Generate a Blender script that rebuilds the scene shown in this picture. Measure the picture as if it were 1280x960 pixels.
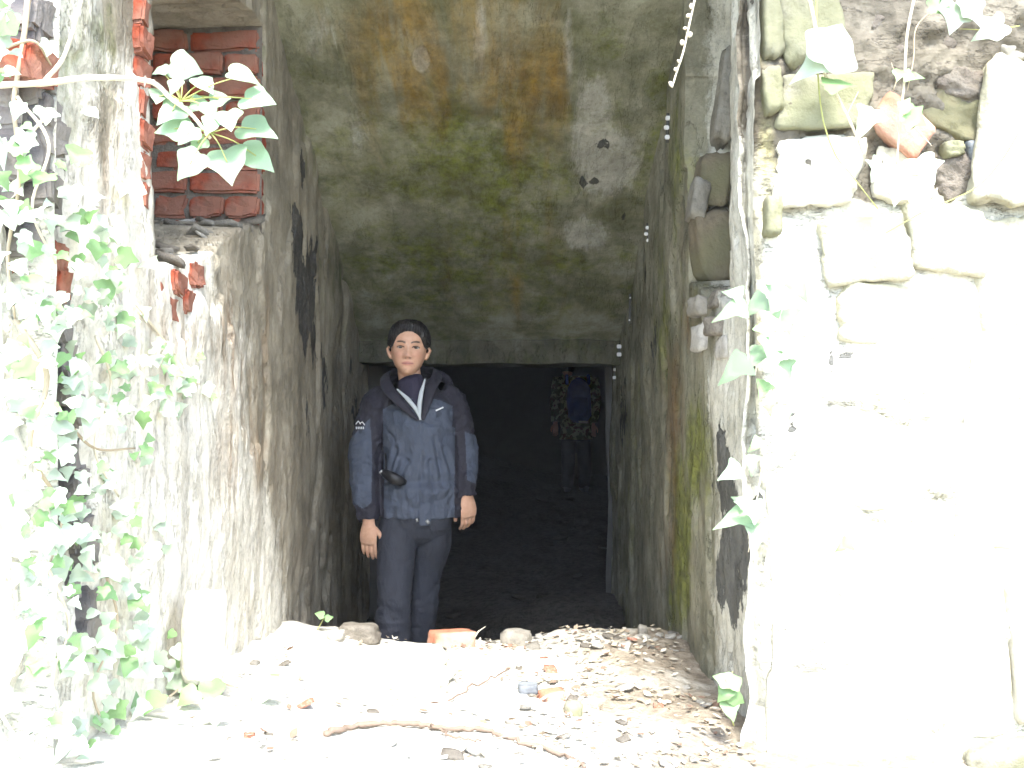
import bpy, bmesh, math, random
import numpy as np
from mathutils import Vector, Matrix, Euler
random.seed(7); np.random.seed(7)
for o in list(bpy.data.objects): bpy.data.objects.remove(o)
S = bpy.context.scene
COL = S.collection
R = math.radians
# ---------------------------------------------------------------- camera
FPX = 1256.0; VX, VY = 633.0, 502.0; CZ = 1.25
cd = bpy.data.cameras.new('camera'); cam = bpy.data.objects.new('camera', cd); COL.objects.link(cam)
cd.sensor_width = 36; cd.lens = 36*FPX/1280; cd.clip_start = 0.05; cd.clip_end = 2000
cam.location = (0, 0, CZ)
cam.rotation_euler = (R(90)+math.atan((VY-480)/FPX), 0, -math.atan((640-VX)/FPX))
S.camera = cam
# ---------------------------------------------------------------- world, sun, exposure
SUN_EL, SUN_AZ = R(56), R(172)      # azimuth clockwise from +y (the passage's direction)
w = bpy.data.worlds.new('World'); S.world = w; w.use_nodes = True
nt = w.node_tree; bg = nt.nodes['Background']
sky = nt.nodes.new('ShaderNodeTexSky'); sky.sky_type = 'NISHITA'; sky.sun_disc = False
sky.sun_elevation = SUN_EL; sky.sun_rotation = SUN_AZ; sky.air_density = 1.0; sky.dust_density = 1.8; sky.ozone_density = 1.0
nt.links.new(sky.outputs[0], bg.inputs[0]); bg.inputs[1].default_value = 0.14
sd = bpy.data.lights.new('sun', 'SUN'); sun = bpy.data.objects.new('sun', sd); COL.objects.link(sun)
sd.energy = 1.5; sd.angle = R(14); sd.color = (1, .98, .94)
sdir = Vector((math.sin(SUN_AZ)*math.cos(SUN_EL), math.cos(SUN_AZ)*math.cos(SUN_EL), math.sin(SUN_EL)))
sun.rotation_euler = sdir.to_track_quat('Z', 'Y').to_euler()
S.render.engine = 'CYCLES'
S.view_settings.view_transform = 'Standard'; S.view_settings.look = 'None'
S.view_settings.gamma = 1; S.view_settings.use_curve_mapping = False
S.view_settings.exposure = 2.85
S.cycles.max_bounces = 5; S.cycles.diffuse_bounces = 4; S.cycles.use_light_tree = False; S.cycles.glossy_bounces = 2; S.cycles.use_adaptive_sampling = True; S.cycles.adaptive_threshold = .03

# ---------------------------------------------------------------- helpers
def P(px, py, y):                     # a photo point at a given depth -> place in the scene
    return Vector(((px-VX)/FPX*y, y, CZ-(py-VY)/FPX*y))
def proj(co):                         # inverse, vectorised
    y = np.maximum(co[:,1], .05)
    return VX+co[:,0]/y*FPX, VY-(co[:,2]-CZ)/y*FPX
def _hash(a, b, c, s):
    h = (a*374761393 + b*668265263 + c*2147483647 + s*974711) & 0xffffffff
    h = ((h ^ (h >> 13))*1274126177) & 0xffffffff
    return ((h ^ (h >> 16)) & 0xffff)/65535.0
def vnoise(p, s=0):
    p = np.asarray(p, float); i = np.floor(p).astype(np.int64); f = p-i; f = f*f*(3-2*f)
    r = 0
    for dx in (0,1):
        for dy in (0,1):
            for dz in (0,1):
                wt = (f[:,0] if dx else 1-f[:,0])*(f[:,1] if dy else 1-f[:,1])*(f[:,2] if dz else 1-f[:,2])
                r = r+wt*_hash(i[:,0]+dx, i[:,1]+dy, i[:,2]+dz, s)
    return r*2-1
def fbm(p, scale=1, oct=4, s=0, gain=.5):
    sc = np.asarray(scale, float); p = np.asarray(p, float)*sc
    r = 0; a = 1; t = 0
    for k in range(oct):
        r = r+a*vnoise(p*(2.03**k)+17.3*k, s+k); t += a; a *= gain
    return r/t
def sstep(a, b, x):
    t = np.clip((x-a)/(b-a), 0, 1); return t*t*(3-2*t)
def mesh_obj(name, verts, faces, mat=None, parent=None, smooth=True):
    me = bpy.data.meshes.new(name)
    me.from_pydata([tuple(v) for v in verts] if not isinstance(verts, np.ndarray) else verts.tolist(), [], faces)
    if smooth: me.polygons.foreach_set('use_smooth', [True]*len(me.polygons))
    me.update()
    return link(name, me, mat, parent)
def link(name, me, mat=None, parent=None):
    o = bpy.data.objects.new(name, me); COL.objects.link(o)
    if mat is not None and me is not None:
        if not me.materials: me.materials.append(mat)
        elif me.materials[0] != mat: o.material_slots[0].link = 'OBJECT'; o.material_slots[0].material = mat
    if parent is not None: o.parent = parent
    return o
def tag(o, label, cat, group=None):
    o['label'] = label; o['category'] = cat
    if group: o['group'] = group
    return o
def grid_faces(nu, nv, flip=False):
    a = np.arange(nu*nv).reshape(nu, nv)
    q = np.stack([a[:-1,:-1], a[1:,:-1], a[1:,1:], a[:-1,1:]], -1).reshape(-1, 4)
    if flip: q = q[:, ::-1]
    return q.tolist()
def set_stain(o, arr):
    at = o.data.color_attributes.new('stain', 'FLOAT_COLOR', 'POINT')
    at.data.foreach_set('color', np.clip(arr, 0, 1).astype(np.float32).ravel())
def blobs(px, py, lst):
    r = np.zeros(len(px))
    for (cx, cy, rx, ry, k) in lst:
        d = ((px-cx)/rx)**2+((py-cy)/ry)**2
        r = np.maximum(r, k*np.exp(-d*.7))
    return r
def bm_obj(name, bm, mat=None, parent=None, smooth=True):
    me = bpy.data.meshes.new(name); bmesh.ops.recalc_face_normals(bm, faces=bm.faces); bm.to_mesh(me); bm.free()
    if smooth: me.polygons.foreach_set('use_smooth', [True]*len(me.polygons))
    return link(name, me, mat, parent)
def ring_frame(t, ref):
    t = t.normalized(); u = ref-t*ref.dot(t)
    if u.length < 1e-4: u = Vector((0,1,0))-t*t.y
    u.normalize(); return u, t.cross(u)
def tube(bm, pts, rad, seg=12, ref=Vector((1,0,0)), cap=True, jitter=0):
    """rad: per point r or (ra along ref, rb across)"""
    pts = [Vector(p) for p in pts]; rings = []; n = len(pts)
    for i, p in enumerate(pts):
        t = (pts[min(i+1, n-1)]-pts[max(i-1, 0)])
        u, v = ring_frame(t, ref)
        r = rad[i] if isinstance(rad, (list, tuple)) else rad
        ra, rb = r if isinstance(r, (list, tuple)) else (r, r)
        rings.append([bm.verts.new(p+u*(math.cos(a)*ra)+v*(math.sin(a)*rb)*(1+jitter*random.uniform(-1,1)))
                      for a in [2*math.pi*k/seg for k in range(seg)]])
    for a, b in zip(rings, rings[1:]):
        for k in range(seg): bm.faces.new((a[k], a[(k+1)%seg], b[(k+1)%seg], b[k]))
    if cap:
        bm.faces.new(rings[0][::-1]); bm.faces.new(rings[-1])
def spline(pts, n=8):
    pts = [Vector(p) for p in pts]; out = []
    q = [pts[0]*2-pts[1]]+pts+[pts[-1]*2-pts[-2]]
    for i in range(1, len(q)-2):
        for k in range(n):
            t = k/n; a, b, c, d = q[i-1:i+3]
            out.append(.5*((2*b)+(c-a)*t+(2*a-5*b+4*c-d)*t*t+(3*b-a-3*c+d)*t*t*t))
    out.append(pts[-1]); return out

# ---------------------------------------------------------------- materials
class NB:
    def __init__(s, name):
        s.m = bpy.data.materials.new(name); s.m.use_nodes = True; s.t = s.m.node_tree
        s.b = s.t.nodes['Principled BSDF']; s.tc = s.n('ShaderNodeTexCoord')
    def n(s, typ, **kw):
        x = s.t.nodes.new(typ)
        for k, v in kw.items(): setattr(x, k, v)
        return x
    def put(s, a, inp):
        if hasattr(a, 'is_output'): s.t.links.new(a, inp)
        elif a is not None:
            inp.default_value = a if not (isinstance(a, (tuple, list)) and len(a) == 3 and inp.type == 'RGBA') else (*a, 1)
    def noise(s, scale=5, detail=5, rough=.55, dist=0, vec=None, st=(1,1,1)):
        mp = s.n('ShaderNodeMapping'); mp.inputs['Scale'].default_value = st
        s.put(vec or s.tc.outputs['Object'], mp.inputs[0])
        x = s.n('ShaderNodeTexNoise'); s.put(mp.outputs[0], x.inputs['Vector'])
        x.inputs['Scale'].default_value = scale; x.inputs['Detail'].default_value = detail
        x.inputs['Roughness'].default_value = rough; x.inputs['Distortion'].default_value = dist
        return x.outputs['Fac']
    def ramp(s, f, a, b):           # linear step a..b
        x = s.n('ShaderNodeMapRange', interpolation_type='SMOOTHSTEP'); s.put(f, x.inputs['Value'])
        x.inputs['From Min'].default_value = a; x.inputs['From Max'].default_value = b
        return x.outputs[0]
    def math(s, op, a, b=None):
        x = s.n('ShaderNodeMath', operation=op); s.put(a, x.inputs[0])
        if b is not None: s.put(b, x.inputs[1])
        return x.outputs[0]
    def mix(s, f, a, b, mode='MIX'):
        x = s.n('ShaderNodeMix', data_type='RGBA', blend_type=mode)
        s.put(f, x.inputs[0]); s.put(a, x.inputs[6]); s.put(b, x.inputs[7]); return x.outputs[2]
    def bump(s, h, strength=.5, dist=.01, prev=None):
        x = s.n('ShaderNodeBump'); x.inputs['Strength'].default_value = strength; x.inputs['Distance'].default_value = dist
        s.put(h, x.inputs['Height'])
        if prev is not None: s.put(prev, x.inputs['Normal'])
        return x.outputs[0]
    def attr(s, name='stain'):
        a = s.n('ShaderNodeAttribute', attribute_name=name); sp = s.n('ShaderNodeSeparateColor')
        s.put(a.outputs['Color'], sp.inputs[0])
        return sp.outputs[0], sp.outputs[1], sp.outputs[2], a.outputs['Alpha']
    def rnd(s): return s.n('ShaderNodeObjectInfo').outputs['Random']
    def fin(s, col, rough=.85, nrm=None, spec=.3):
        s.put(col, s.b.inputs['Base Color']); s.put(rough, s.b.inputs['Roughness'])
        s.b.inputs['Specular IOR Level'].default_value = spec
        if nrm is not None: s.put(nrm, s.b.inputs['Normal'])
        return s.m
def plaster_mat(name, base=(.30,.275,.22), dark=(.16,.15,.12), pale=(.62,.61,.54), algae=(.14,.17,.035), rust=(.26,.13,.04), tar=(.022,.024,.028), streak=(7,7,.9), tarlo=.5, mott=.3, flk=.3):
    b = NB(name); r, g, bl, al = b.attr()
    n1 = b.noise(3.2, 5, .62); n2 = b.noise(1.0, 5, .65, .6, st=streak); n3 = b.noise(22, 4, .65); n4 = b.noise(2.3, 6, .7, .3, st=(streak[0]*.45, streak[1]*.45, streak[2]*1.6))
    c = b.mix(b.ramp(n1, .35, .68), base, dark)
    c = b.mix(b.ramp(n2, .48, .68), c, b.mix(.5, dark, base))
    f0 = b.noise(4.2, 8, .74, .25, st=(streak[0]*.32, streak[1]*.32, max(streak[2]*.9, .5)))
    fk = b.ramp(f0, .535, .552); fk2 = b.ramp(f0, .425, .41)
    c = b.mix(b.math('MULTIPLY', fk, flk), c, dark); c = b.mix(b.math('MULTIPLY', fk2, flk*.8), c, [x*1.25 for x in base])
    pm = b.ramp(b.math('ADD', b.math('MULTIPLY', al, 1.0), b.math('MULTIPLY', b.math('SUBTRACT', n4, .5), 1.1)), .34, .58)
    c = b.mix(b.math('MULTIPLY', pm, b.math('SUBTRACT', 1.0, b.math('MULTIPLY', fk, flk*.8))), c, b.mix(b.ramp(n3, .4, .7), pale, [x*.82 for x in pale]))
    gn = b.noise(6, 7, .75, st=(1,1,.6))
    gm = b.ramp(b.math('ADD', g, b.math('MULTIPLY', b.math('SUBTRACT', gn, .5), 1.5)), .25, .8)
    c = b.mix(b.math('MULTIPLY', gm, .85), c, b.mix(b.ramp(n3, .35, .65), algae, [x*.45 for x in algae]))
    rm = b.ramp(b.math('ADD', bl, b.math('MULTIPLY', b.math('SUBTRACT', n2, .5), 1.7)), .22, .92)
    c = b.mix(b.math('MULTIPLY', rm, .8), c, b.mix(b.ramp(n3, .3, .7), rust, [x*.6 for x in rust]))
    tm = b.ramp(b.math('ADD', r, b.math('MULTIPLY', b.math('SUBTRACT', n4, .5), 1.6)), tarlo, tarlo+.03)
    c = b.mix(b.math('MULTIPLY', tm, b.math('SUBTRACT', .96, b.math('MULTIPLY', n3, .25))), c, tar)
    fine = b.noise(70, 3, .7)
    c = b.mix(b.math('MULTIPLY', b.ramp(fine, .52, .66), .5), c, b.mix(.55, c, dark))
    mo = b.noise(4.5, 6, .75, .2)
    c = b.mix(mott, c, b.mix(b.ramp(mo, .38, .62), (.10,.10,.10), (.9,.9,.88)), 'SOFT_LIGHT')
    h = b.math('SUBTRACT', b.math('ADD', b.math('MULTIPLY', n3, .45), b.math('ADD', b.math('MULTIPLY', n4, .8), b.math('MULTIPLY', pm, .3))), b.math('ADD', b.math('MULTIPLY', tm, .7), b.math('MULTIPLY', fk, flk)))
    nr = b.bump(h, .9, .014); nr = b.bump(fine, .45, .005, nr)
    return b.fin(c, .9, nr, .2)
def stone_mat(name, a, c2, lichen=None, sc=9, bumpd=.012):
    b = NB(name); n1 = b.noise(sc, 5, .65); n2 = b.noise(sc*5, 3, .7); n3 = b.noise(sc*.4, 3, .6)
    c = b.mix(b.ramp(n1, .35, .65), a, c2); c = b.mix(b.math('MULTIPLY', b.ramp(n2, .5, .72), .6), c, [x*.55 for x in c2])
    if lichen: c = b.mix(b.math('MULTIPLY', b.ramp(n3, .45, .62), .7), c, lichen)
    c = b.mix(b.math('MULTIPLY', b.rnd(), .35), c, [x*.6 for x in a])
    nr = b.bump(b.math('ADD', n1, b.math('MULTIPLY', n2, .5)), .7, bumpd)
    return b.fin(c, .92, nr, .2)
M = {}
M['plaster_l'] = plaster_mat('left_plaster', base=(.38,.335,.255), dark=(.24,.21,.155), pale=(.70,.665,.57))
M['plaster_r'] = plaster_mat('right_plaster', base=(.32,.30,.225), dark=(.17,.165,.11), pale=(.66,.64,.54), algae=(.22,.24,.045), rust=(.24,.12,.035))
M['soffit'] = plaster_mat('soffit_render', base=(.32,.315,.235), dark=(.155,.155,.085), pale=(.46,.45,.39), algae=(.145,.17,.010), rust=(.30,.175,.022), streak=(6,1.0,1.0), tarlo=.55, mott=.4, flk=.12)
M['lintel'] = plaster_mat('lintel_concrete', base=(.13,.12,.085), dark=(.06,.058,.04), algae=(.07,.085,.02))
M['rubble_wall'] = plaster_mat('rubble_wall_mortar', base=(.21,.19,.15), dark=(.12,.105,.08), pale=(.62,.61,.53), algae=(.46,.43,.24), streak=(4,4,4))
M['mortar'] = stone_mat('mortar', (.22,.195,.16), (.14,.12,.10), sc=14, bumpd=.02)
M['olive_stone'] = stone_mat('olive_sandstone', (.29,.28,.21), (.22,.21,.15), (.21,.215,.12))
M['pale_stone'] = stone_mat('pale_limestone', (.66,.64,.55), (.54,.51,.40), None, 5, .016)
M['warm_stone'] = stone_mat('warm_limestone', (.46,.44,.32), (.38,.34,.22), (.52,.51,.42), 6, .02)
M['brown_stone'] = stone_mat('brown_stone', (.24,.20,.135), (.17,.145,.10), (.19,.19,.10))
M['slate'] = stone_mat('grey_slate', (.22,.24,.25), (.15,.16,.17))
M['grey_stone'] = stone_mat('grey_stone', (.36,.34,.29), (.24,.22,.18))
M['brick'] = stone_mat('red_brick', (.36,.085,.045), (.25,.06,.035), (.30,.18,.13), 14)
M['pale_brick'] = stone_mat('pale_brick', (.55,.24,.15), (.46,.17,.10), (.6,.45,.36), 12)
M['burnt_brick'] = stone_mat('burnt_brick', (.10,.095,.10), (.17,.14,.13), (.28,.26,.23), 12)
M['debris'] = stone_mat('debris', (.30,.27,.22), (.19,.17,.14), None, 18, .02)
M['dark_stone'] = stone_mat('dark_stone', (.10,.09,.075), (.05,.046,.04), None, 14, .02)
M['chip'] = stone_mat('plaster_chip', (.62,.60,.54), (.45,.42,.36), None, 10)

def leaf_mat(name, a, c2, trans=.25, rough=.38, spec=.5):
    b = NB(name); n = b.noise(30, 4, .6)
    c = b.mix(n, a, c2); c = b.mix(b.math('MULTIPLY', b.rnd(), .8), c, [x*.55 for x in a])
    m = b.fin(c, rough, b.bump(n, .3, .002), spec)
    tr = b.n('ShaderNodeBsdfTranslucent'); b.put(c, tr.inputs[0])
    mx = b.n('ShaderNodeMixShader'); mx.inputs[0].default_value = trans
    out = b.t.nodes['Material Output']
    b.t.links.new(b.b.outputs[0], mx.inputs[1]); b.t.links.new(tr.outputs[0], mx.inputs[2]); b.t.links.new(mx.outputs[0], out.inputs[0])
    return m
M['ivy'] = leaf_mat('ivy_leaf', (.30,.48,.20), (.18,.36,.12))
M['ivy_sunlit'] = leaf_mat('sunlit_ivy_leaf', (.58,.68,.52), (.44,.58,.38), .3, .3, .8)  # lightened beyond ivy's own green: overexposed glare put into the colour
def simple(name, c, c2=None, rough=.8, sc=20, spec=.3, bump=.3, bd=.004, st=(1,1,1)):
    b = NB(name); n = b.noise(sc, 5, .6, st=st)
    return b.fin(b.mix(n, c, c2 or [x*.6 for x in c]), rough, b.bump(n, bump, bd), spec)
M['ivy_sprig'] = leaf_mat('sprig_leaf', (.36,.50,.32), (.27,.43,.23), .3, .4, .5)
M['stem'] = simple('ivy_stem', (.50,.42,.30), (.34,.27,.18))
M['stem_pale'] = simple('pale_stem', (.72,.66,.52), (.55,.48,.36))
M['petiole'] = simple('petiole', (.42,.45,.16), (.36,.36,.12))
M['twig'] = simple('twig', (.24,.18,.135), (.14,.105,.08))
M['white_plastic'] = simple('white_plastic', (.85,.85,.83), (.75,.75,.74), .45)
M['cable'] = simple('grey_cable', (.12,.12,.11))

def ground_mat():
    b = NB('ground'); r, g, bl, al = b.attr()
    n1 = b.noise(4, 8, .65); n2 = b.noise(26, 7, .7); n3 = b.noise(80, 5, .7)
    earth = b.mix(b.ramp(n2, .35, .65), (.40,.35,.27), (.24,.20,.15))
    pale = b.mix(b.ramp(n2, .4, .7), (.72,.70,.62), (.55,.52,.44))
    c = b.mix(b.ramp(b.math('ADD', al, b.math('MULTIPLY', b.math('SUBTRACT', n1, .5), 1.3)), .3, .7), earth, pale)
    c = b.mix(b.math('MULTIPLY', b.ramp(n3, .55, .7), .6), c, (.2,.165,.12))
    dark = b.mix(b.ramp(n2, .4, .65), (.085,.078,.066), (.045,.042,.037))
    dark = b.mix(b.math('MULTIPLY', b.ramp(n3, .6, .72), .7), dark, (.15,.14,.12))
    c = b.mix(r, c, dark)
    grass = b.mix(n2, (.06,.085,.025), (.11,.10,.05)); c = b.mix(g, c, grass)
    nr = b.bump(b.math('ADD', n2, b.math('MULTIPLY', n3, .5)), .8, .02)
    return b.fin(c, .95, nr, .15)
M['ground'] = ground_mat()
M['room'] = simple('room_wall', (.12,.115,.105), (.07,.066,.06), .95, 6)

# ================================================================ STRUCTURE
LX, RX = -.84, .65                    # passage side planes
def soff_z(y): return 1.603+.533*(5.76-y)
# ---- ground: one sheet, fine in the doorway, coarse to the horizon
def axis(parts):
    out = []
    for a, b, n in parts: out += list(np.linspace(a, b, n, endpoint=False))
    return np.array(out+[parts[-1][1]])
gx = axis([(-300,-40,6),(-40,-6,14),(-6,-1.6,30),(-1.6,1.4,190),(1.4,6,30),(6,40,14),(40,300,6)])
gy = axis([(-300,-40,6),(-40,-4,14),(-4,1.5,40),(1.5,4.6,200),(4.6,8,110),(8,17,90),(17,60,12),(60,300,5)])
X, Y = np.meshgrid(gx, gy, indexing='ij'); co = np.stack([X.ravel(), Y.ravel(), np.zeros(X.size)], 1)
lipx = [250,330,430,470,500,540,600,650,700,750,800,850,900]; lipy = [770,779,788,800,806,806,801,800,793,786,785,793,806]
def ground_z(x, y):
    x = np.asarray(x, float); y = np.asarray(y, float)
    lp = np.interp(VX+x*FPX/3.8, lipx, lipy); lipz = CZ-(lp-VY)*3.8/FPX
    front = np.interp(x, [-1.2,-.84,-.3,.2,.65,1.3], [.60,.57,.50,.42,.335,.32])
    t = np.clip((y-2.0)/1.8, -.6, 1)
    near = front*(1-t)+lipz*t
    p = np.stack([x, y, 0*x], 1)
    near = near+.02*fbm(p, 5, 4, 3)+.008*fbm(p, 26, 3, 9)
    far = -.05+.12*sstep(7, 12, y)+.09*fbm(p, .9, 4, 5)+.045*fbm(p, 4.5, 4, 6)
    far = far+.75*sstep(10.5, 14.5, y)*sstep(1.0, -2.0, x)+.15*np.exp(-((x-.45)/.5)**2-((y-6.0)/.7)**2)
    k = sstep(3.82, 4.35, y); ins = sstep(-6.3,-5.8, x)*sstep(6.3,5.8,x)*sstep(17.5,16.5,y)
    z = near*(1-k)+far*k
    out = .38+0*x
    far_out = np.maximum(sstep(5, 9, np.abs(x)), sstep(.5, -3, y))
    z = z*(1-far_out)+(out+.12*fbm(p, .5, 3, 8))*far_out
    return z
co[:,2] = ground_z(co[:,0], co[:,1])
co_ground = co
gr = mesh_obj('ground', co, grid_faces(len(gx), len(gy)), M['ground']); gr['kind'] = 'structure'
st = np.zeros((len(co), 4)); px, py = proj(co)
st[:,0] = sstep(3.86, 4.15, co[:,1]+.12*fbm(co, 6, 3, 2))  # floor darkened past the lip: its shade is put into the colour
st[:,3] = np.where(co[:,1] < 4.2, .35+.65*sstep(.45, -.35, co[:,0]+.25*fbm(co, 3, 3, 21)), 0)  # pale dust, whiter to the left: sun glare put into the colour
st[:,1] = sstep(.6, -2.5, co[:,1])*.75
set_stain(gr, st)

def wall_grid(name, ys, zs, xfun, mat, flip, label, cat):
    Yg, Zg = np.meshgrid(ys, zs, indexing='ij')
    c = np.stack([0*Yg.ravel(), Yg.ravel(), Zg.ravel()], 1); c[:,0] = xfun(c)
    o = mesh_obj(name, c, grid_faces(len(ys), len(zs), flip), mat); tag(o, label, cat)
    return o, c
# ---- left passage wall with the broken slot
def slot_l(y, z):                      # 1 inside the slot
    n = .03*fbm(np.stack([0*y, y, z], 1), 7, 3, 31)
    sill = 1.545+(y-2.40)*.30+n*1.4
    top = 2.535+n*.5
    return (y > 2.395+n*.6)*(y < 3.47)*(z > sill)*(z < top)
def xl(c):
    y, z = c[:,1], c[:,2]; p = np.stack([0*y, y, z], 1)
    x = LX+.016*fbm(p, 2.2, 4, 11)+.010*fbm(p, (1,9,1.6), 4, 12)+.004*fbm(p, 30, 3, 13)
    fl = fbm(p, (1,5,2.4), 5, 14); x = x-.014*sstep(.10, .14, fl)          # sheets of render fallen off
    x = x-.05*sstep(2.02, 1.84, y)*(1+fbm(p, 9, 3, 15))                    # crumbled outer corner
    s = slot_l(y, z); x = x-s*(.43+.03*fbm(p, 12, 3, 16))
    return x
ysl = axis([(1.80,3.6,150),(3.6,6.12,130)]); zsl = axis([(-.25,.4,20),(.4,2.7,190),(2.7,3.7,40)])
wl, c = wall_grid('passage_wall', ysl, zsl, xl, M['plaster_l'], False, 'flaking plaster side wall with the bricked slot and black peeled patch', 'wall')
px, py = proj(c); st = np.zeros((len(c), 4))
st[:,0] = blobs(px, py, [(372,300,13,55,.80),(384,365,15,70,.85),(392,420,10,60,.55),(378,215,5,45,.45),(352,205,5,20,.42),(405,480,16,60,.5),(430,330,8,50,.42),(384,520,10,60,.42),(440,500,16,80,.45)])
st[:,1] = blobs(px, py, [(70,80,60,120,.55),(120,60,40,90,.45),(395,120,30,140,.45),(330,120,10,120,.4),(420,330,25,90,.45),(260,520,40,60,.22),(240,490,20,60,.3),(100,420,40,90,.2)])
st[:,2] = blobs(px, py, [(250,420,80,70,.45),(300,560,60,90,.40),(290,470,60,60,.4),(130,240,25,80,.35),(340,400,20,80,.35)])
st[:,3] = np.clip(.34+1.1*sstep(350, 170, px-.24*(py-480))+.3*sstep(520, 720, py)*sstep(420,300,px), 0, 1.3)*sstep(450, 310, px)  # paler to the lower left: limewash plus sunlit tone put into the colour
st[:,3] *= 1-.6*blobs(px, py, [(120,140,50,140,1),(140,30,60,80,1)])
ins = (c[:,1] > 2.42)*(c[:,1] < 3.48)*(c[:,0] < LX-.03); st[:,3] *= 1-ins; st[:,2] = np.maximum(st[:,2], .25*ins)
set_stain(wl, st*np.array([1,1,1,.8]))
# ---- right passage wall with its slot
def slot_r(y, z):
    n = .03*fbm(np.stack([0*y, y, z], 1), 8, 3, 41)
    return (y > 2.92+n*.5)*(y < 3.62+n*.5)*(z > 1.55+(y-2.9)*.16+n*2)*(z < 3.2)
def xr(c):
    y, z = c[:,1], c[:,2]; p = np.stack([0*y+5, y, z], 1)
    x = RX-.016*fbm(p, 2.2, 4, 51)-.012*fbm(p, (1,10,1.4), 4, 52)-.004*fbm(p, 30, 3, 53)
    fl = fbm(p, (1,6,2.2), 5, 54); x = x+.014*sstep(.08, .12, fl)
    x = x+.03*sstep(3.6, 2.7, y)*sstep(1.4, .6, z)
    s = slot_r(y, z); x = x+s*(.24+.05*fbm(p, 7, 3, 56))
    return x
ysr = axis([(2.62,3.75,110),(3.75,6.25,130)]); zsr = axis([(-.25,.3,20),(.3,2.5,190),(2.5,3.7,40)])
wr, c = wall_grid('passage_wall', ysr, zsr, xr, M['plaster_r'], True, 'mossy streaked side wall opposite the bricked slot, with rust stains', 'wall')
px, py = proj(c); st = np.zeros((len(c), 4))
st[:,0] = blobs(px, py, [(818,420,5,60,.55),(806,330,4,40,.5),(905,600,16,50,.8),(918,700,22,90,.85),(900,560,10,30,.7),(935,560,8,60,.5),(915,760,22,40,.42),(780,520,6,90,.5),(770,420,6,50,.6),(840,205,6,30,.4),(938,640,8,120,.55),(888,205,8,10,.5)])
st[:,1] = blobs(px, py, [(870,560,16,90,.8),(852,680,14,120,.95),(830,420,16,100,.55),(845,200,12,120,.6),(800,600,18,120,.35),(845,760,18,50,.6),(885,560,10,60,.55),(825,330,10,80,.5)])
st[:,2] = blobs(px, py, [(843,520,12,90,.72),(838,660,10,80,.66),(862,400,12,40,.5),(870,300,20,60,.45),(842,590,10,80,.62)])
st[:,3] = np.clip(.1+1.0*sstep(868, 935, px)+blobs(px, py, [(888,130,16,70,.55),(900,500,12,60,.4)]), 0, 1)
st[:,1] = np.maximum(st[:,1], (.24+.1*np.sin(px*.09))*sstep(930,880,px)); set_stain(wr, st)
# ---- sloping soffit
us = np.linspace(-.9, .72, 170); ys = np.linspace(2.0, 5.78, 280)
U, V = np.meshgrid(us, ys, indexing='ij'); c = np.stack([U.ravel(), V.ravel(), 0*U.ravel()], 1)
c[:,2] = soff_z(c[:,1])+.012*fbm(c, 2, 4, 61)+.003*fbm(c, 20, 3, 62)
sl = fbm(c, (5,3,1), 5, 63); px, py = proj(c)
loss = blobs(px, py, [(735,225,22,14,.5),(755,190,26,16,.5),(715,285,20,20,.5),(770,285,30,16,.45),(745,265,20,20,.3)])
so = mesh_obj('sloping_ceiling', c, grid_faces(len(us), len(ys)), M['soffit'])
tag(so, 'sloping ceiling stained with green algae and rust streaks above the woman', 'ceiling')
st = np.zeros((len(c), 4))
st[:,0] = blobs(px, py, [(728,226,8,10,.58),(716,284,14,9,.52),(742,225,8,6,.5),(780,272,8,10,.5),(755,180,14,8,.5),(785,75,6,6,.45),(830,100,10,36,.5),(425,145,4,9,.5),(700,255,10,14,.35)])
st[:,1] = blobs(px, py, [(560,190,110,90,.62),(640,230,90,110,.6),(500,300,80,90,.45),(760,70,40,70,.45),(830,150,30,120,.6),(800,230,40,70,.45),(430,250,40,110,.42),(560,330,160,90,.62),(700,350,90,70,.55),(620,160,170,110,.45),(400,60,50,80,.2),(660,100,60,80,.3)])
st[:,1] = np.maximum(st[:,1], .22+.12*sstep(0,200,py))
st[:,2] = blobs(px, py, [(480,60,44,100,.62),(560,60,40,100,.64),(530,25,80,50,.6),(650,80,50,110,.64),(690,70,26,110,.58),(610,110,36,60,.5),(590,30,20,60,.2),(630,290,16,40,.5),(500,140,24,50,.45),(620,330,20,60,.35)])
st[:,3] = blobs(px, py, [(600,40,11,70,.6),(740,150,26,90,.7),(760,200,40,40,.8),(735,290,40,26,.7),(526,72,9,13,1.3),(440,150,40,60,.4),(710,80,12,90,.5),(400,40,60,60,.4),(650,250,40,30,.2)])
st[:,2] = np.maximum(st[:,2], .56*sstep(420,480,px)*sstep(740,690,px)*sstep(230,60,py))
st[:,2] = np.maximum(st[:,2], blobs(px, py, [(640,370,24,60,.5),(560,320,14,60,.45),(690,320,12,60,.4)]))
set_stain(so, st)
def box_mesh(name, x0, x1, y0, y1, z0, z1, mat, parent=None, cuts=0, noise=0, seed=0, bev=0):
    bm = bmesh.new(); bmesh.ops.create_cube(bm, size=1)
    for v in bm.verts: v.co = Vector((x0+(v.co.x+.5)*(x1-x0), y0+(v.co.y+.5)*(y1-y0), z0+(v.co.z+.5)*(z1-z0)))
    if bev: bmesh.ops.bevel(bm, geom=bm.edges, offset=bev, segments=2, affect='EDGES')
    if cuts: bmesh.ops.subdivide_edges(bm, edges=bm.edges, cuts=cuts, use_grid_fill=True)
    if noise:
        a = np.array([v.co for v in bm.verts]); d = fbm(a, 6, 4, seed)*noise; e = fbm(a+9, 6, 4, seed+4)*noise
        for v, dd, ee in zip(bm.verts, d, e): v.co.z += dd; v.co.y += ee
    return bm_obj(name, bm, mat, parent, smooth=False)
li = box_mesh('lintel_beam', -.95, .80, 5.75, 6.25, 1.468, 1.606, M['lintel'], cuts=30, noise=.022, seed=71)
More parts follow.
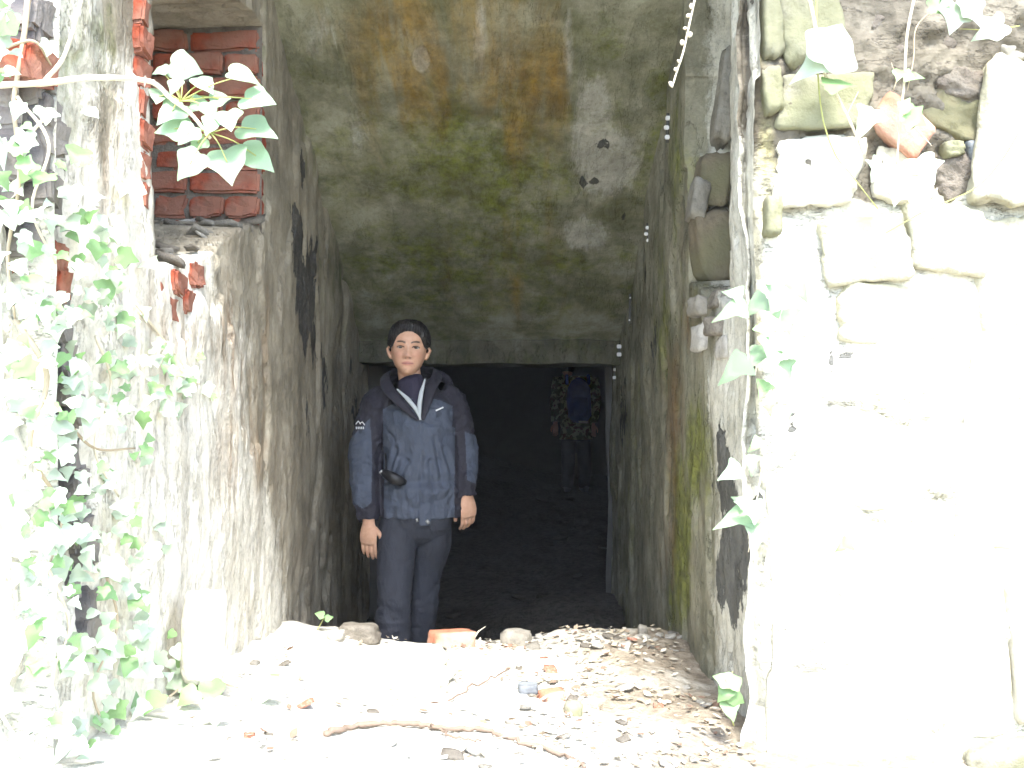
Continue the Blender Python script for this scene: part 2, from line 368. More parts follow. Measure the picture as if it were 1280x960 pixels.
li.data.polygons.foreach_set('use_smooth', [True]*len(li.data.polygons))
a = np.array([v.co for v in li.data.vertices]); st = np.zeros((len(a), 4)); st[:,1] = .4; set_stain(li, st)
tag(li, 'low concrete lintel over the dark inner opening', 'beam')
# ---- dark room behind, and unseen earth added above to keep sky light out
def quad(name, pts, mat, kind, cuts=20, nz=.06, seed=0):
    n = cuts; A, B, C, D = [np.array(p, float) for p in pts]; v = []
    for i in range(n+1):
        for j in range(n+1):
            s_, t_ = i/n, j/n; v.append((A*(1-s_)+B*s_)*(1-t_)+(D*(1-s_)+C*s_)*t_)
    v = np.array(v); v += np.stack([fbm(v, 1.3, 4, seed+q) for q in range(3)], 1)*nz
    o = mesh_obj(name, v, grid_faces(n+1, n+1), mat)
    if kind: o['kind'] = kind
    return o
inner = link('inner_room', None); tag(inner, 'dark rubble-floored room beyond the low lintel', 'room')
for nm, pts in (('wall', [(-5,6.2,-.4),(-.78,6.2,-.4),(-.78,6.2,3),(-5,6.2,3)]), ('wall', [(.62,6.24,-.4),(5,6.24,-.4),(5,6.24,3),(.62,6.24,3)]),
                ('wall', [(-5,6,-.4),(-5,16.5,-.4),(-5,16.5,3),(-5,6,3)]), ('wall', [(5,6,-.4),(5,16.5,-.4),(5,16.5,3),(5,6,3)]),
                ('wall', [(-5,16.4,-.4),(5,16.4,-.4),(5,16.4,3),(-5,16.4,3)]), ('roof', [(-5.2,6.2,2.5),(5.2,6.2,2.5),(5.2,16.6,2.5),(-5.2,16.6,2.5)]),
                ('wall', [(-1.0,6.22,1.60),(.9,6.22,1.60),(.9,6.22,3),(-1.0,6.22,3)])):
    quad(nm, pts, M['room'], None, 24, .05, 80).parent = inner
ex = axis([(-20,-6,10),(-6,6,40),(6,20,10)]); ey = axis([(1.86,4,14),(4,30,30)])
A, B = np.meshgrid(ex, ey, indexing='ij'); c = np.stack([A.ravel(), B.ravel(), 0*A.ravel()], 1)
edge = np.minimum.reduce([sstep(20,13,np.abs(c[:,0])), sstep(30,22,c[:,1])])
c[:,2] = -.3+(4.1+.35*fbm(c, .7, 4, 90)+.25*sstep(1.9,5,c[:,1]))*edge
st = np.zeros((len(c), 4)); st[:,1] = 1
eb = mesh_obj('hill', c, grid_faces(len(ex), len(ey)), M['ground']); eb['kind'] = 'structure'; set_stain(eb, st)

# ================================================================ FRONT WALLS
def front_grid(name, xs, zs, yfun, mat, label, jit=False):
    A, B = np.meshgrid(xs, zs, indexing='ij'); c = np.stack([A.ravel(), 0*A.ravel(), B.ravel()], 1); c[:,1] = yfun(c)
    if jit: c[:,0] += .028*fbm(np.stack([0*c[:,0], 0*c[:,0], c[:,2]], 1), 6, 4, 145)*sstep(.80, .63, c[:,0])
    o = mesh_obj(name, c, grid_faces(len(xs), len(zs)), mat); tag(o, label, 'wall'); return o, c
FY = 2.66
def yfr(c):
    x, z = c[:,0], c[:,2]; p = np.stack([x, 0*x+3, z], 1)
    pxx, pyy = VX+x/FY*FPX, VY-(z-CZ)/FY*FPX
    rough = sstep(300, 190, pyy-.10*(pxx-950))
    y = FY+.03*fbm(p, 2.5, 4, 101)+rough*(.045*fbm(p, 7, 4, 102)+.025*fbm(p, 24, 4, 103)+.012)+.006*fbm(p, 14, 4, 105)
    y = y-.03*sstep(430, 470, pyy)-.02*sstep(.66,.85,x)
    y = y+.012*sstep(.12,.2,fbm(p,(2.2,1,3.5),4,107))*(1-rough)
    y = y+.05*np.exp(-((x-.655)/.012)**2)
    return y
xs = axis([(.628,1.45,170),(1.45,5,40)]); xs = np.concatenate([xs, np.linspace(5.3,20,10)])
zs = axis([(-.3,.25,8),(.25,2.4,260),(2.4,3.9,30)])
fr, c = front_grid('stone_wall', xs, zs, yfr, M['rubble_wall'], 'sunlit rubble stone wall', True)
fr['label'] = 'sunlit rubble stone wall with pale render and set stones, hung with thin stems'
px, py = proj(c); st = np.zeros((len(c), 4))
st[:,3] = np.clip(sstep(150, 330, py+.14*(px-1100)*0+80*fbm(c, 4, 4, 110))*1.0+.25*sstep(990,950,px), 0, 1)  # paler below: real render, plus the sunlit and shaded split put into colour
st[:,1] = blobs(px, py, [(960,200,14,120,.6),(955,40,14,60,.5),(1180,340,90,40,.25),(1200,900,80,30,.4)])
st[:,1] = np.maximum(st[:,1], (.30+.25*fbm(c, 3, 3, 112))*sstep(240,300,py)*sstep(980,1040,px))
st[:,0] = blobs(px, py, [(948,600,6,80,.5),(1000,600,14,60,.35),(1080,445,40,6,.62),(1040,455,5,24,.6),(1180,432,60,3,.5),(1035,620,6,10,.5),(1075,415,20,4,.5),(1000,650,10,20,.5),(1105,768,4,4,.7),(1170,640,3,3,.6),(990,520,8,40,.45)])
set_stain(fr, st)
def yfl(c):
    x, z = c[:,0], c[:,2]; p = np.stack([x, 0*x+7, z], 1)
    return 1.86+.03*fbm(p, 3, 4, 121)+.012*fbm(p, 14, 4, 122)
xs = np.concatenate([np.linspace(-20,-4.3,10), axis([(-4,-1.5,40),(-1.5,-.83,80)])]); zs = axis([(-.3,.3,8),(.3,2.4,160),(2.4,3.9,30)])
fl_, c = front_grid('stone_wall', xs, zs, yfl, M['rubble_wall'], 'pale rendered wall behind the ivy, beside the burnt brick edge')
st = np.zeros((len(c), 4)); st[:,3] = .85; st[:,1] = .15+.2*sstep(1.5,2.3,c[:,2]); set_stain(fl_, st)
hd = box_mesh('door_head', -1.2, 1.1, 1.90, 2.9, 3.45, 4.0, M['lintel'], cuts=12, noise=.03, seed=130); set_stain(hd, np.zeros((len(hd.data.vertices), 4)))
tag(hd, 'concrete head beam over the passage mouth', 'beam')

# ---------------------------------------------------------------- stones and bricks
def stone_mesh(name, sx, sy, sz, box=.6, rough=.08, seed=0, cuts=4):
    bm = bmesh.new(); bmesh.ops.create_cube(bm, size=2)
    bmesh.ops.subdivide_edges(bm, edges=bm.edges, cuts=cuts, use_grid_fill=True)
    a = np.array([v.co for v in bm.verts]); pw = 2.4+box*box*14
    a = a/((np.abs(a)**pw).sum(1)**(1/pw))[:,None]
    sh = np.random.RandomState(seed).uniform(-.14, .14, 6)
    a = a+np.stack([sh[0]*a[:,2]+sh[3]*a[:,1], sh[1]*a[:,0], sh[2]*a[:,0]*.6+sh[4]*a[:,1]], 1)
    d = fbm(a+seed*3.1, 1.2, 2, seed)*rough*1.6+fbm(a+seed, 3.5, 4, seed+2, .62)*rough*1.6
    d = d-.10*np.abs(fbm(a+seed*1.7, 1.7, 2, seed+5))
    a = a*(1+d)[:,None]*np.array([sx, sy, sz])/2
    for v, q in zip(bm.verts, a): v.co = q
    me = bpy.data.meshes.new(name); bm.to_mesh(me); bm.free()
    me.polygons.foreach_set('use_smooth', [True]*len(me.polygons)); return me
def px_stone(name, x0, x1, y0, y1, depth, mat, parent, thick=.16, rot=0, box=.7, rough=.07, seed=0, cuts=5):
    c = P((x0+x1)/2, (y0+y1)/2, depth); sx, sz = (x1-x0)/FPX*depth, (y1-y0)/FPX*depth
    o = link(name, stone_mesh(name, sx, thick, sz, box, rough, seed, cuts), mat, parent)
    o.location = c; o.rotation_euler = (random.uniform(-.08,.08), -R(rot), random.uniform(-.1,.1)); return o
rows = [(968,1080,97,167,2.66,'olive_stone',0,.93,.04),(976,1052,-20,82,2.66,'olive_stone',4,.86,.07),(1182,1245,44,84,2.70,'grey_stone',-8,.6,.08),
        (1148,1226,118,176,2.68,'brown_stone',-24,.88,.09),(1222,1330,72,258,2.62,'warm_stone',-6,.84,.07),
        (966,1076,172,262,2.66,'pale_stone',0,.86,.08),(1200,1222,178,216,2.66,'slate',14,.75,.05),(1172,1197,183,203,2.66,'olive_stone',8,.7,.08),
        (1236,1292,50,80,2.70,'grey_stone',20,.6,.1),(1140,1186,52,86,2.69,'mortar',-10,.4,.12),(1058,1130,64,100,2.70,'mortar',8,.4,.14),
        (1080,1150,-10,44,2.71,'mortar',0,.4,.14),(1150,1232,86,132,2.68,'mortar',-12,.35,.14),(946,974,-20,80,2.66,'olive_stone',0,.8,.06),
        (948,972,92,150,2.66,'olive_stone',3,.75,.06),(1078,1098,200,240,2.67,'mortar',0,.4,.12),(1160,1222,196,262,2.68,'mortar',20,.4,.12),
        (1085,1160,196,262,2.67,'pale_stone',-12,.8,.06),(1024,1130,268,352,2.64,'warm_stone',3,.82,.06),(1124,1216,254,340,2.64,'warm_stone',-5,.8,.07),(1206,1310,276,420,2.64,'warm_stone',4,.84,.05),(1034,1200,352,432,2.645,'warm_stone',-2,.85,.05),
        (1046,1180,438,640,2.63,'pale_stone',2,.85,.03),(1188,1340,420,700,2.62,'pale_stone',-2,.85,.03),
        (1030,1240,655,900,2.62,'pale_stone',1,.88,.03),(1205,1310,918,1010,2.58,'olive_stone',12,.6,.05),(950,970,250,300,2.66,'olive_stone',0,.7,.08),
        (1250,1300,720,900,2.62,'pale_stone',1,.85,.04),(1192,1240,-16,30,2.72,'brown_stone',10,.5,.1),(1246,1310,-20,40,2.71,'mortar',10,.4,.12)]
for i, (a, b, c_, d, dep, m, rot, bx, rg) in enumerate(rows):  # darker above, paler below: own stone tones plus lighting put into colour
    o = px_stone('stone', a, b, c_, d, dep+(.066 if b-a > 120 and c_ > 200 else .045), M[m], fr, thick=.16, rot=rot, box=bx, rough=rg, seed=200+i, cuts=14 if b-a > 60 else 7)
o = px_stone('brick', 1086, 1164, 136, 186, 2.68, M["pale_brick"], fr, .14, -42, 1.0, .05, 260, 8); o['label'] = 'broken orange brick set askew'

def brick_me(L, Wd, H, seed, rg=.0075):
    bm = bmesh.new(); bmesh.ops.create_cube(bm, size=1)
    for v in bm.verts: v.co = Vector((v.co.x*L, v.co.y*Wd, v.co.z*H))
    bmesh.ops.bevel(bm, geom=bm.edges, offset=.008, segments=2, affect='EDGES')
    bmesh.ops.subdivide_edges(bm, edges=[e for e in bm.edges if e.calc_length() > .03], cuts=3, use_grid_fill=True)
    a = np.array([v.co for v in bm.verts]); d = np.stack([fbm(a+seed*2, 22, 3, seed+q) for q in range(3)], 1)*rg*1.6
    for v, q in zip(bm.verts, a+d): v.co = q
    me = bpy.data.meshes.new('brick'); bmesh.ops.recalc_face_normals(bm, faces=bm.faces); bm.to_mesh(me); bm.free(); return me
bfull = [brick_me(.235, .10, .070, s_) for s_ in range(3)]; bhalf = [brick_me(.11, .10, .070, 7+s_) for s_ in range(3)]
rs0 = random.Random(11)
row = 0; z = 1.80
while z < 2.50:
    x = LX-.02-(.06 if row % 2 else .0)
    xx = LX-.005 if row % 2 == 0 else LX-.005
    k = 0
    while xx > -1.30:
        half = (row % 2 == 1 and k == 0) or (row == 1 and k < 3)
        L = .11 if half else .235
        b = link('brick', random.choice(bhalf if half else bfull), M['brick'], wl)
        b.location = (xx-L/2-.004, 3.475+random.uniform(-.012,.012), z+.036)
        b.rotation_euler = (random.uniform(-.03,.03), random.uniform(-.012,.012), random.uniform(-.04,.04))
        xx -= L+.012; k += 1
    z += .0815; row += 1
vv = []
for xx in np.linspace(-1.32, LX+.0, 60):
    for zz in np.linspace(1.70, 2.56, 90): vv.append((xx, 3.442, zz))
vv = np.array(vv); vv[:,1] += .010*fbm(vv, 9, 4, 140)+.004*fbm(vv, 40, 2, 141)
mj = mesh_obj('mortar', vv, grid_faces(60, 90), M['mortar'], wl)
# bricks bared on the slot's near edge and on its broken sill
for i, (pyc, dy) in enumerate([(10,0),(49,0),(88,.006),(127,0),(166,.006),(205,0),(244,.006),(283,.004),(320,.008)]):
    y = 2.335+dy; b = link('brick', bhalf[i % 3], M['brick'], wl); b.scale = (.62, 1, 1)
    b.location = (LX-.055+random.uniform(-.010,.010), y+.016, CZ-(pyc-VY)/FPX*y); b.rotation_euler = (random.uniform(-.06,.06), 0, R(90)+random.uniform(-.1,.1))
for i, (pxc, pyc) in enumerate([(206,366),(228,356),(250,346),(218,388),(240,376)]):
    y = LX*FPX/(pxc-VX); b = link('brick', bhalf[i % 3], M['brick'], wl)
    b.location = (LX-.050, y, CZ-(pyc-VY)/FPX*y); b.rotation_euler = (random.uniform(-.2,.2), random.uniform(-.1,.1), R(90)+random.uniform(-.1,.1))
# burnt brick edge of the outer corner
for i in range(26):
    pyc = 20+i*30.5+rs0.uniform(-4,4); pxc = 56+max(0, pyc-100)*.088+rs0.uniform(-5,5)
    y = -LX*FPX/(VX-pxc); mm = M['brick'] if i in (2, 10, 11) else M['burnt_brick']
    b = link('brick', bhalf[i % 3], mm, wl); b.scale = (rs0.uniform(.35,.75), 1, 1)
    b.location = (LX-.045+rs0.uniform(-.012,.008), y, CZ-(pyc-VY)/FPX*y)
    b.rotation_euler = (rs0.uniform(-.1,.1), rs0.uniform(-.1,.1), R(90)+rs0.uniform(-.2,.2))
# debris lying on the slot's sill: loose plaster chips, each its own
def chip_me(s, seed):
    return stone_mesh('chip', s*1.4, s, s*.35, .75, .16, seed, 2)
chips = [chip_me(1.0, 300+i) for i in range(6)]
rs = random.Random(5)
def scatter_chip(name, loc, size, mat, label, cat, group, rot=None, parent=None):
    o = link(name, rs.choice(chips), mat, parent); o.location = loc; o.scale = (size,)*3
    o.rotation_euler = rot or (rs.uniform(-.4,.4), rs.uniform(-.4,.4), rs.uniform(0,6.3))
    if label: tag(o, label, cat, group)
    return o
for i in range(64):
    y = rs.uniform(2.45, 3.42); x = LX-rs.uniform(.02, .40)
    scatter_chip('plaster_chip', (x, y, 1.545+(y-2.40)*.30+rs.uniform(.004,.02)), rs.uniform(.018,.065), M[(km := rs.choice(['chip','debris','debris','grey_stone']))],
                 {'chip': 'pale plaster chip', 'debris': 'brown rubble chip', 'grey_stone': 'grey stone chip'}[km]+' lying on the slot sill '+('against the brick face' if y > 3.1 else 'near its broken edge'), 'chip', 'plaster chips on the slot sill', (R(16)+rs.uniform(-.2,.2), rs.uniform(-.3,.3), rs.uniform(0,6.3)))
# stones bared in the right-hand slot
for i, (a, b, c_, d, dep, m) in enumerate([(868,918,262,352,3.56,'brown_stone'),(872,912,190,258,3.58,'brown_stone'),(896,922,60,180,3.6,'grey_stone'),(862,884,228,276,3.56,'grey_stone'),
        (864,888,372,396,3.3,'grey_stone'),(890,914,362,386,3.15,'debris'),(884,908,396,420,3.1,'debris'),(868,892,404,440,3.3,'chip'),(900,916,420,450,3.05,'chip')]):
    px_stone('stone', a, b, c_, d, dep, M[m], wr, .12, rs.uniform(-10,10), .6, .1, 330+i, 5)

# ================================================================ GROUND DETAIL
GZ = co_ground[:,2].reshape(len(gx), len(gy))
def gz(x, y):
    i = min(max(int(np.searchsorted(gx, x))-1, 0), len(gx)-2); j = min(max(int(np.searchsorted(gy, y))-1, 0), len(gy)-2)
    u = (x-gx[i])/(gx[i+1]-gx[i]); v = (y-gy[j])/(gy[j+1]-gy[j])
    return float(GZ[i,j]*(1-u)*(1-v)+GZ[i+1,j]*u*(1-v)+GZ[i,j+1]*(1-u)*v+GZ[i+1,j+1]*u*v)
def pick(px, py):                     # where a photo point meets the foreground floor
    for k in range(400):
        y = 1.9+k*.006; p = P(px, py, y)
        if p.z <= gz(p.x, y): return p
    return P(px, py, 3.8)
def ground_stone(name, px, py, wpx, hpx, mat, label, cat, group=None, seed=0, box=.6, rough=.1, rot=0, deep=1.0, y=None, cuts=4, sink=.30):
    p = pick(px, py) if y is None else P(px, py, y)
    k = p.y/FPX; o = link(name, stone_mesh(name, wpx*k, wpx*k*deep, hpx*k, box, rough, seed, cuts), mat)
    o.location = (p.x, p.y, p.z+hpx*k*sink); o.rotation_euler = (rs.uniform(-.1,.1), R(rot), rs.uniform(-.5,.5)); tag(o, label, cat, group); return o
ground_stone('brick_fragment', 565, 806, 52, 24, M['pale_brick'], 'broken pale red brick with mortar on the rubble lip by her feet', 'brick', seed=401, box=.88, rough=.05, deep=.7)
ground_stone('stone', 646, 806, 34, 26, M['grey_stone'], 'pale grey rounded stone on the lip beside the brick fragment', 'stone', seed=402, box=.35)
ground_stone('stone', 452, 797, 46, 24, M['debris'], 'dark brown stone against the left wall foot beside her shoe', 'stone', seed=403)
ground_stone('stone', 421, 797, 20, 14, M['chip'], 'small white stone at the left wall foot next to dark stone', 'stone', seed=404)
ground_stone('boulder', 256, 796, 52, 118, M['pale_stone'], 'white rounded boulder leaning on the left wall foot', 'boulder', seed=405, box=.55, rough=.07, deep=.9, cuts=8, y=2.5, sink=0)
ground_stone('brick_fragment', 689, 872, 32, 14, M['pale_brick'], 'flat orange brick shard among dry leaves on the floor', 'brick', seed=406, box=.7)
ground_stone('stone', 716, 890, 22, 18, M['olive_stone'], 'small olive stone beside the flat orange brick shard', 'stone', seed=407, box=.5)
ground_stone('stone', 660, 862, 24, 12, M['slate'], 'small dark slate stone beside the orange brick shard', 'stone', seed=408)
ground_stone('stone', 803, 793, 12, 16, M['grey_stone'], 'small upright stone at the right wall foot', 'stone', seed=409)
ground_stone('concrete_slab', 420, 838, 280, 30, M['pale_stone'], 'long pale slab half buried across the passage floor', 'slab', seed=410, box=.45, rough=.07, deep=.62, cuts=12, sink=-.25)
ground_stone('concrete_slab', 600, 832, 90, 22, M['pale_stone'], 'short pale slab half buried behind the root', 'slab', seed=411, box=.7, rough=.06, deep=.6, cuts=8, sink=-.1)
for i in range(150):
    px_, py_ = (rs.uniform(580, 860), rs.uniform(786, 812)) if i < 70 else (rs.uniform(280, 900), rs.uniform(800, 958))
    p = pick(px_, py_); s_ = rs.uniform(.008, .03) if i % 9 else rs.uniform(.03, .045)
    scatter_chip('plaster_chip', (p.x, p.y, gz(p.x, p.y)+s_*.12), s_, M[(km := rs.choice(['chip','chip','debris','grey_stone','pale_brick' if i % 3 == 0 else 'chip']))],
                 {'chip': 'small pale plaster chip', 'debris': 'small brown rubble chip', 'grey_stone': 'small grey stone chip', 'pale_brick': 'small orange brick chip'}[km]+(' lying along the rubble lip' if i < 70 else ' strewn over the floor before the lip'), 'chip', 'rubble chips strewn over the passage floor')
for i in range(60):
    y = rs.uniform(5.2, 12); x = rs.uniform(-2.5, 2.0); s_ = rs.uniform(.03, .12)
    scatter_chip('stone', (x, y, gz(x, y)+s_*.1), s_, M['dark_stone'], 'dark stone lying on the floor of the unlit room', 'stone', 'stones on the dark room floor')
# dry leaf litter, twiglets: nobody could count it
def litter(name, n, mats, fn, lo, hi, label):
    v = []; f = []; mi = []
    for i in range(n):
        x, y = fn(); z = gz(x, y); s_ = rs.uniform(lo, hi); a = rs.uniform(0, 6.3)
        q = Euler((rs.gauss(0,.28), rs.gauss(0,.28), a)).to_matrix(); b0 = len(v); cup = rs.uniform(.1,.5)
        for (lx, ly) in ((0,-1),(.45,-.35),(.5,.2),(.2,.7),(0,1),(-.2,.7),(-.5,.2),(-.45,-.35)):
            v.append(Vector((x, y, z+.006+s_*.25))+q@Vector((lx*s_, ly*s_, cup*s_*(lx*lx*2+ly*ly*.5)-.1*s_)))
        v.append(Vector((x, y, z+.006+s_*.25))+q@Vector((0,0,-.12*s_)))
        k = rs.randrange(len(mats))
        for t in range(8): f.append((b0+t, b0+(t+1)%8, b0+8)); mi.append(k)
    me = bpy.data.meshes.new(name); me.from_pydata(v, [], f)
    for m in mats: me.materials.append(m)
    me.polygons.foreach_set('material_index', mi)
    o = link(name, me); o['kind'] = 'stuff'; o['label'] = label; return o
dl = [leaf_mat('dry_leaf_tan', (.46,.37,.27), (.36,.28,.20), .15, .7, .2), leaf_mat('dry_leaf_pale', (.62,.54,.40), (.5,.42,.3), .15, .7, .2),
      leaf_mat('dry_leaf_brown', (.24,.165,.12), (.32,.20,.14), .1, .7, .2), leaf_mat('dry_leaf_white', (.72,.68,.58), (.6,.55,.44), .1, .8, .2)]
def where_floor():
    while True:
        px_, py_ = rs.uniform(520, 930), rs.uniform(800, 970)
        y = 1.9+rs.random()**.8*1.95; x = rs.uniform(-.75, .62)
        d = .15+.85*max(0, min(1, (x+.25)/.5))
        d *= .25+1.1*max(0, .5+1.1*math.sin(x*9+y*4)*math.sin(y*7-x*5))
        if rs.random() < d: return x, y
lt = litter('leaf_litter', 1100, dl+[dl[1], dl[3], dl[3]], where_floor, .005, .018, 'dry fallen leaves and bits covering the passage floor'); lt['category'] = 'leaf litter'
# ---------------------------------------------------------------- roots and twigs on the floor
def ground_tube(name, pts, r0, r1, mat, label, cat, lift=.008):
    w_ = [pick(*p) for p in pts]; sp = spline(w_, 8); bm = bmesh.new(); n = len(sp)
    sp = [Vector((p.x+rs.gauss(0,.003), p.y+rs.gauss(0,.005), max(p.z, gz(p.x, p.y))+lift+rs.gauss(0,.002))) for p in sp]
    tube(bm, sp, [(r0+(r1-r0)*i/(n-1))*rs.uniform(.75,1.2) for i in range(n)], 7, Vector((0,0,1)), jitter=.2)
    return tag(bm_obj(name, bm, mat), label, cat)
ground_tube('root', [(408,918),(450,909),(500,906),(545,912),(600,914),(650,928),(700,945),(730,962)], .0075, .005, M['twig'], 'brown root snaking over the floor in front of the slab', 'root')
ground_tube('twig', [(540,912),(570,925),(600,930)], .004, .002, M['twig'], 'thin forked twig beside the brown root', 'twig', .012)
ground_tube('twig', [(560,880),(600,858),(632,842),(640,834)], .003, .002, M['twig'], 'thin dry twig lying behind the short slab', 'twig', .012)
bm = bmesh.new(); tube(bm, [P(590,802,3.82), P(598,788,3.84), P(607,782,3.85)], [.003,.003,.0015], 6)
tag(bm_obj('twig', bm, M['stem_pale']), 'short dry twig sticking up behind the brick fragment', 'twig')

# ================================================================ IVY
IVY = [(0,0),(.14,-.10),(.32,-.12),(.43,.0),(.40,.16),(.50,.28),(.56,.44),(.42,.50),(.28,.58),(.16,.78),(0,1.02)]
BROAD = [(0,0),(.16,-.07),(.33,-.04),(.45,.10),(.50,.26),(.46,.42),(.36,.58),(.25,.72),(.13,.88),(0,1.06)]
LANCE = [(0,0),(.14,-.04),(.26,.02),(.40,.04),(.50,.12),(.42,.26),(.30,.38),(.24,.54),(.15,.76),(0,1.1)]
def leaf_me(out, seed):
    r = random.Random(seed); v = []; f = []
    out = [(max(0, p.x), p.y) for p in spline([(x, y, 0) for x, y in out], 2)]
    n = len(out); curl = r.uniform(.08,.35); fold = r.uniform(-.05,.22); tw = r.uniform(-.2,.2)
    def pt(x, y): return Vector((x, y, fold*abs(x)*.8-curl*(y-.3)**2+tw*x*y+.03*math.sin(9*y+seed)*abs(x)*2))
    mid = [pt(0, out[0][1]+(out[-1][1]-out[0][1])*k/(n-1)) for k in range(n)]
    v += mid
    for sgn in (1, -1):
        b0 = len(v)
        wob = [1+.10*math.sin(k*.8+seed*1.3+sgn) for k in range(n)]
        v += [pt(sgn*x*q, y) for (x, y), q in zip(out, wob)]
        for k in range(n-1):
            a = (k, b0+k, b0+k+1, k+1)
            f.append(a if sgn > 0 else a[::-1])
    me = bpy.data.meshes.new('leaf'); me.from_pydata(v, [], f); bm = bmesh.new(); bm.from_mesh(me)
    bmesh.ops.remove_doubles(bm, verts=bm.verts, dist=.0005); bm.to_mesh(me); bm.free()
    me.polygons.foreach_set('use_smooth', [True]*len(me.polygons)); return me
LV = {'ivy': [leaf_me(IVY, i) for i in range(4)], 'broad': [leaf_me(BROAD, 20+i) for i in range(4)], 'lance': [leaf_me(LANCE, 40+i) for i in range(3)]}
def leaf(parent, pos, size, ang, kind='ivy', mat='ivy', tilt=.5, face=None):
    """ang: direction of the tip, degrees clockwise from 'up' as seen from the front"""
    o = link('leaf', rs.choice(LV[kind]), M[mat], parent)
    n = Vector(face or (0,-1,.45))+Vector((rs.uniform(-tilt,tilt), rs.uniform(-tilt,tilt)*.4, rs.uniform(-tilt,tilt))); n.normalize()
    t = Vector((math.sin(R(ang)), 0, math.cos(R(ang)))); t = (t-n*t.dot(n)).normalized()
    xx = t.cross(n)
    m = Matrix((xx, t, n)).transposed().to_4x4()
    m.translation = Vector(pos)-t*size*.45
    o.matrix_local = m@Matrix.Diagonal((size*rs.uniform(.85,1.15), size, size, 1)); return o
def stem_part(name, parent, pts, r0, r1, mat='stem', seg=7, n=7):
    bm = bmesh.new(); sp = spline(pts, n); k = len(sp)
    tube(bm, sp, [r0+(r1-r0)*i/(k-1) for i in range(k)], seg, Vector((0,1,.3)), jitter=.12); return bm_obj(name, bm, M[mat], parent)
def empty(name, loc, label, cat, group=None):
    o = link(name, None); return tag(o, label, cat, group)
# the branch held out across the slot
br = empty('ivy_branch', 0, 'leafy ivy sprig held out in front of the bricked slot', 'ivy')
D = 1.72
stem_part('stem', br, [P(-20,106,1.78),P(50,103,1.76),P(110,96,1.74),P(160,97,D),P(192,103,D),P(212,122,D),P(238,142,D),P(262,172,D)], .0062, .0030, 'stem_pale')
stem_part('stem', br, [P(52,102,1.76),P(75,75,1.76),P(88,40,1.75),P(102,-12,1.74)], .0042, .003, 'stem_pale')
stem_part('stem', br, [P(130,97,D),P(160,95,D-.01),P(192,100,D-.01)], .003, .002, 'stem_pale')
for (x, y, s_, a, k) in [(200,87,22,250,'broad'),(229,81,40,100,'broad'),(254,102,34,150,'broad'),(303,93,42,95,'broad'),(217,106,24,200,'broad'),(321,123,44,110,'broad'),
        (197,119,26,190,'broad'),(214,138,46,215,'broad'),(246,127,24,90,'broad'),(260,136,26,170,'broad'),(285,148,40,165,'broad'),(319,160,52,115,'broad'),
        (217,160,44,260,'broad'),(233,167,32,215,'broad'),(246,178,26,225,'broad'),(237,204,46,215,'broad'),(283,202,58,165,'broad'),(319,194,50,125,'broad'),(262,154,30,200,'broad'),(272,122,26,80,'broad')]:
    d = D-rs.uniform(-.03,.05); sz = s_/FPX*d*.94
    leaf(br, P(x, y, d), sz, a, k, 'ivy_sprig', .35, (.1,-1,.55))
    stem_part('petiole', br, [P(262,165,D) if y > 140 else P(225,125,D), (P(262,165,D) if y > 140 else P(225,125,D)).lerp(P(x,y,d), .5)+Vector((0,0,.006)), P(x, y, d)], .0014, .0010, 'petiole', 5, 4)
# ivy climbing the burnt brick edge
def wall_pt(px, py, off):
    if px < 62: y = 1.80-off; return P(px, py, y)
    y = -LX*FPX/(VX-px); y = min(max(y, 1.84), 3.6); p = P(px, py, y); f = 1-off/p.length*1.4
    return Vector((p.x*f, p.y*f, CZ+(p.z-CZ)*f))
def ivy_mass(label, stems, n, region, group='ivy climbing the wall edge'):
    o = empty('ivy_plant', 0, label, 'ivy', group)
    for pts in stems: stem_part('stem', o, [wall_pt(x, y, .03) for x, y in pts], pts_r(pts), .0022, rs.choice(['stem','stem_pale']))
    k = 0
    while k < n:
        x, y = region()
        off = rs.uniform(.02, .13)
        p = wall_pt(x, y, off); s_ = rs.choice([.024,.028,.032,.038,.046])*rs.uniform(.8,1.15)
        leaf(o, p, s_, rs.gauss(180, 55), rs.choice(['ivy','ivy','broad','lance']), rs.choice(['ivy_sunlit','ivy_sunlit','ivy_sunlit','ivy']), .6, (.35,-1,.5)); k += 1
    return o
def pts_r(p): return .0055 if len(p) > 4 else .0032
def reg(lst):
    def f():
        a = rs.choice(lst); return rs.gauss(a[0], a[2]), rs.gauss(a[1], a[3])
    return f
ivy_mass('ivy with glare-whitened leaves on the upper wall edge around thick stem', [[(34,-20),(26,60),(16,130),(24,220),(10,320),(20,400)],[(20,120),(60,180),(40,260),(70,330)],[(0,60),(40,50),(62,80)],[(60,140),(30,180),(20,240)]],
         125, reg([(10,60,14,60),(10,180,24,60),(20,290,26,50),(60,230,34,50),(110,300,36,40),(40,380,30,40),(120,400,40,36),(90,350,40,40)]))
ivy_mass('dense ivy tangle over the middle of the wall edge', [[(20,400),(60,470),(40,560),(80,640),(60,720)],[(120,420),(140,480),(120,560),(150,620)],[(170,380),(240,470),(250,480)],[(80,520),(120,560),(170,560)]],
         200, reg([(40,470,36,50),(30,580,34,50),(110,480,44,50),(130,560,44,50),(90,640,44,50),(160,430,40,40),(190,500,34,40),(40,680,34,40),(150,660,36,40),(225,480,16,14)]))
ivy_mass('ivy trailing down the foot of the wall edge to the ground', [[(60,700),(90,780),(70,850),(100,940)],[(0,880),(20,910),(40,935)],[(130,700),(150,780),(120,860),(150,930)],[(235,760),(238,820),(250,850)]],
         120, reg([(40,770,30,40),(100,740,40,40),(160,720,36,40),(60,860,40,40),(130,820,40,40),(180,790,24,40),(110,920,40,26),(200,850,24,20)]))
sp = empty('ivy_sprig', 0, 'low ivy sprig on the floor beside the white boulder', 'ivy')
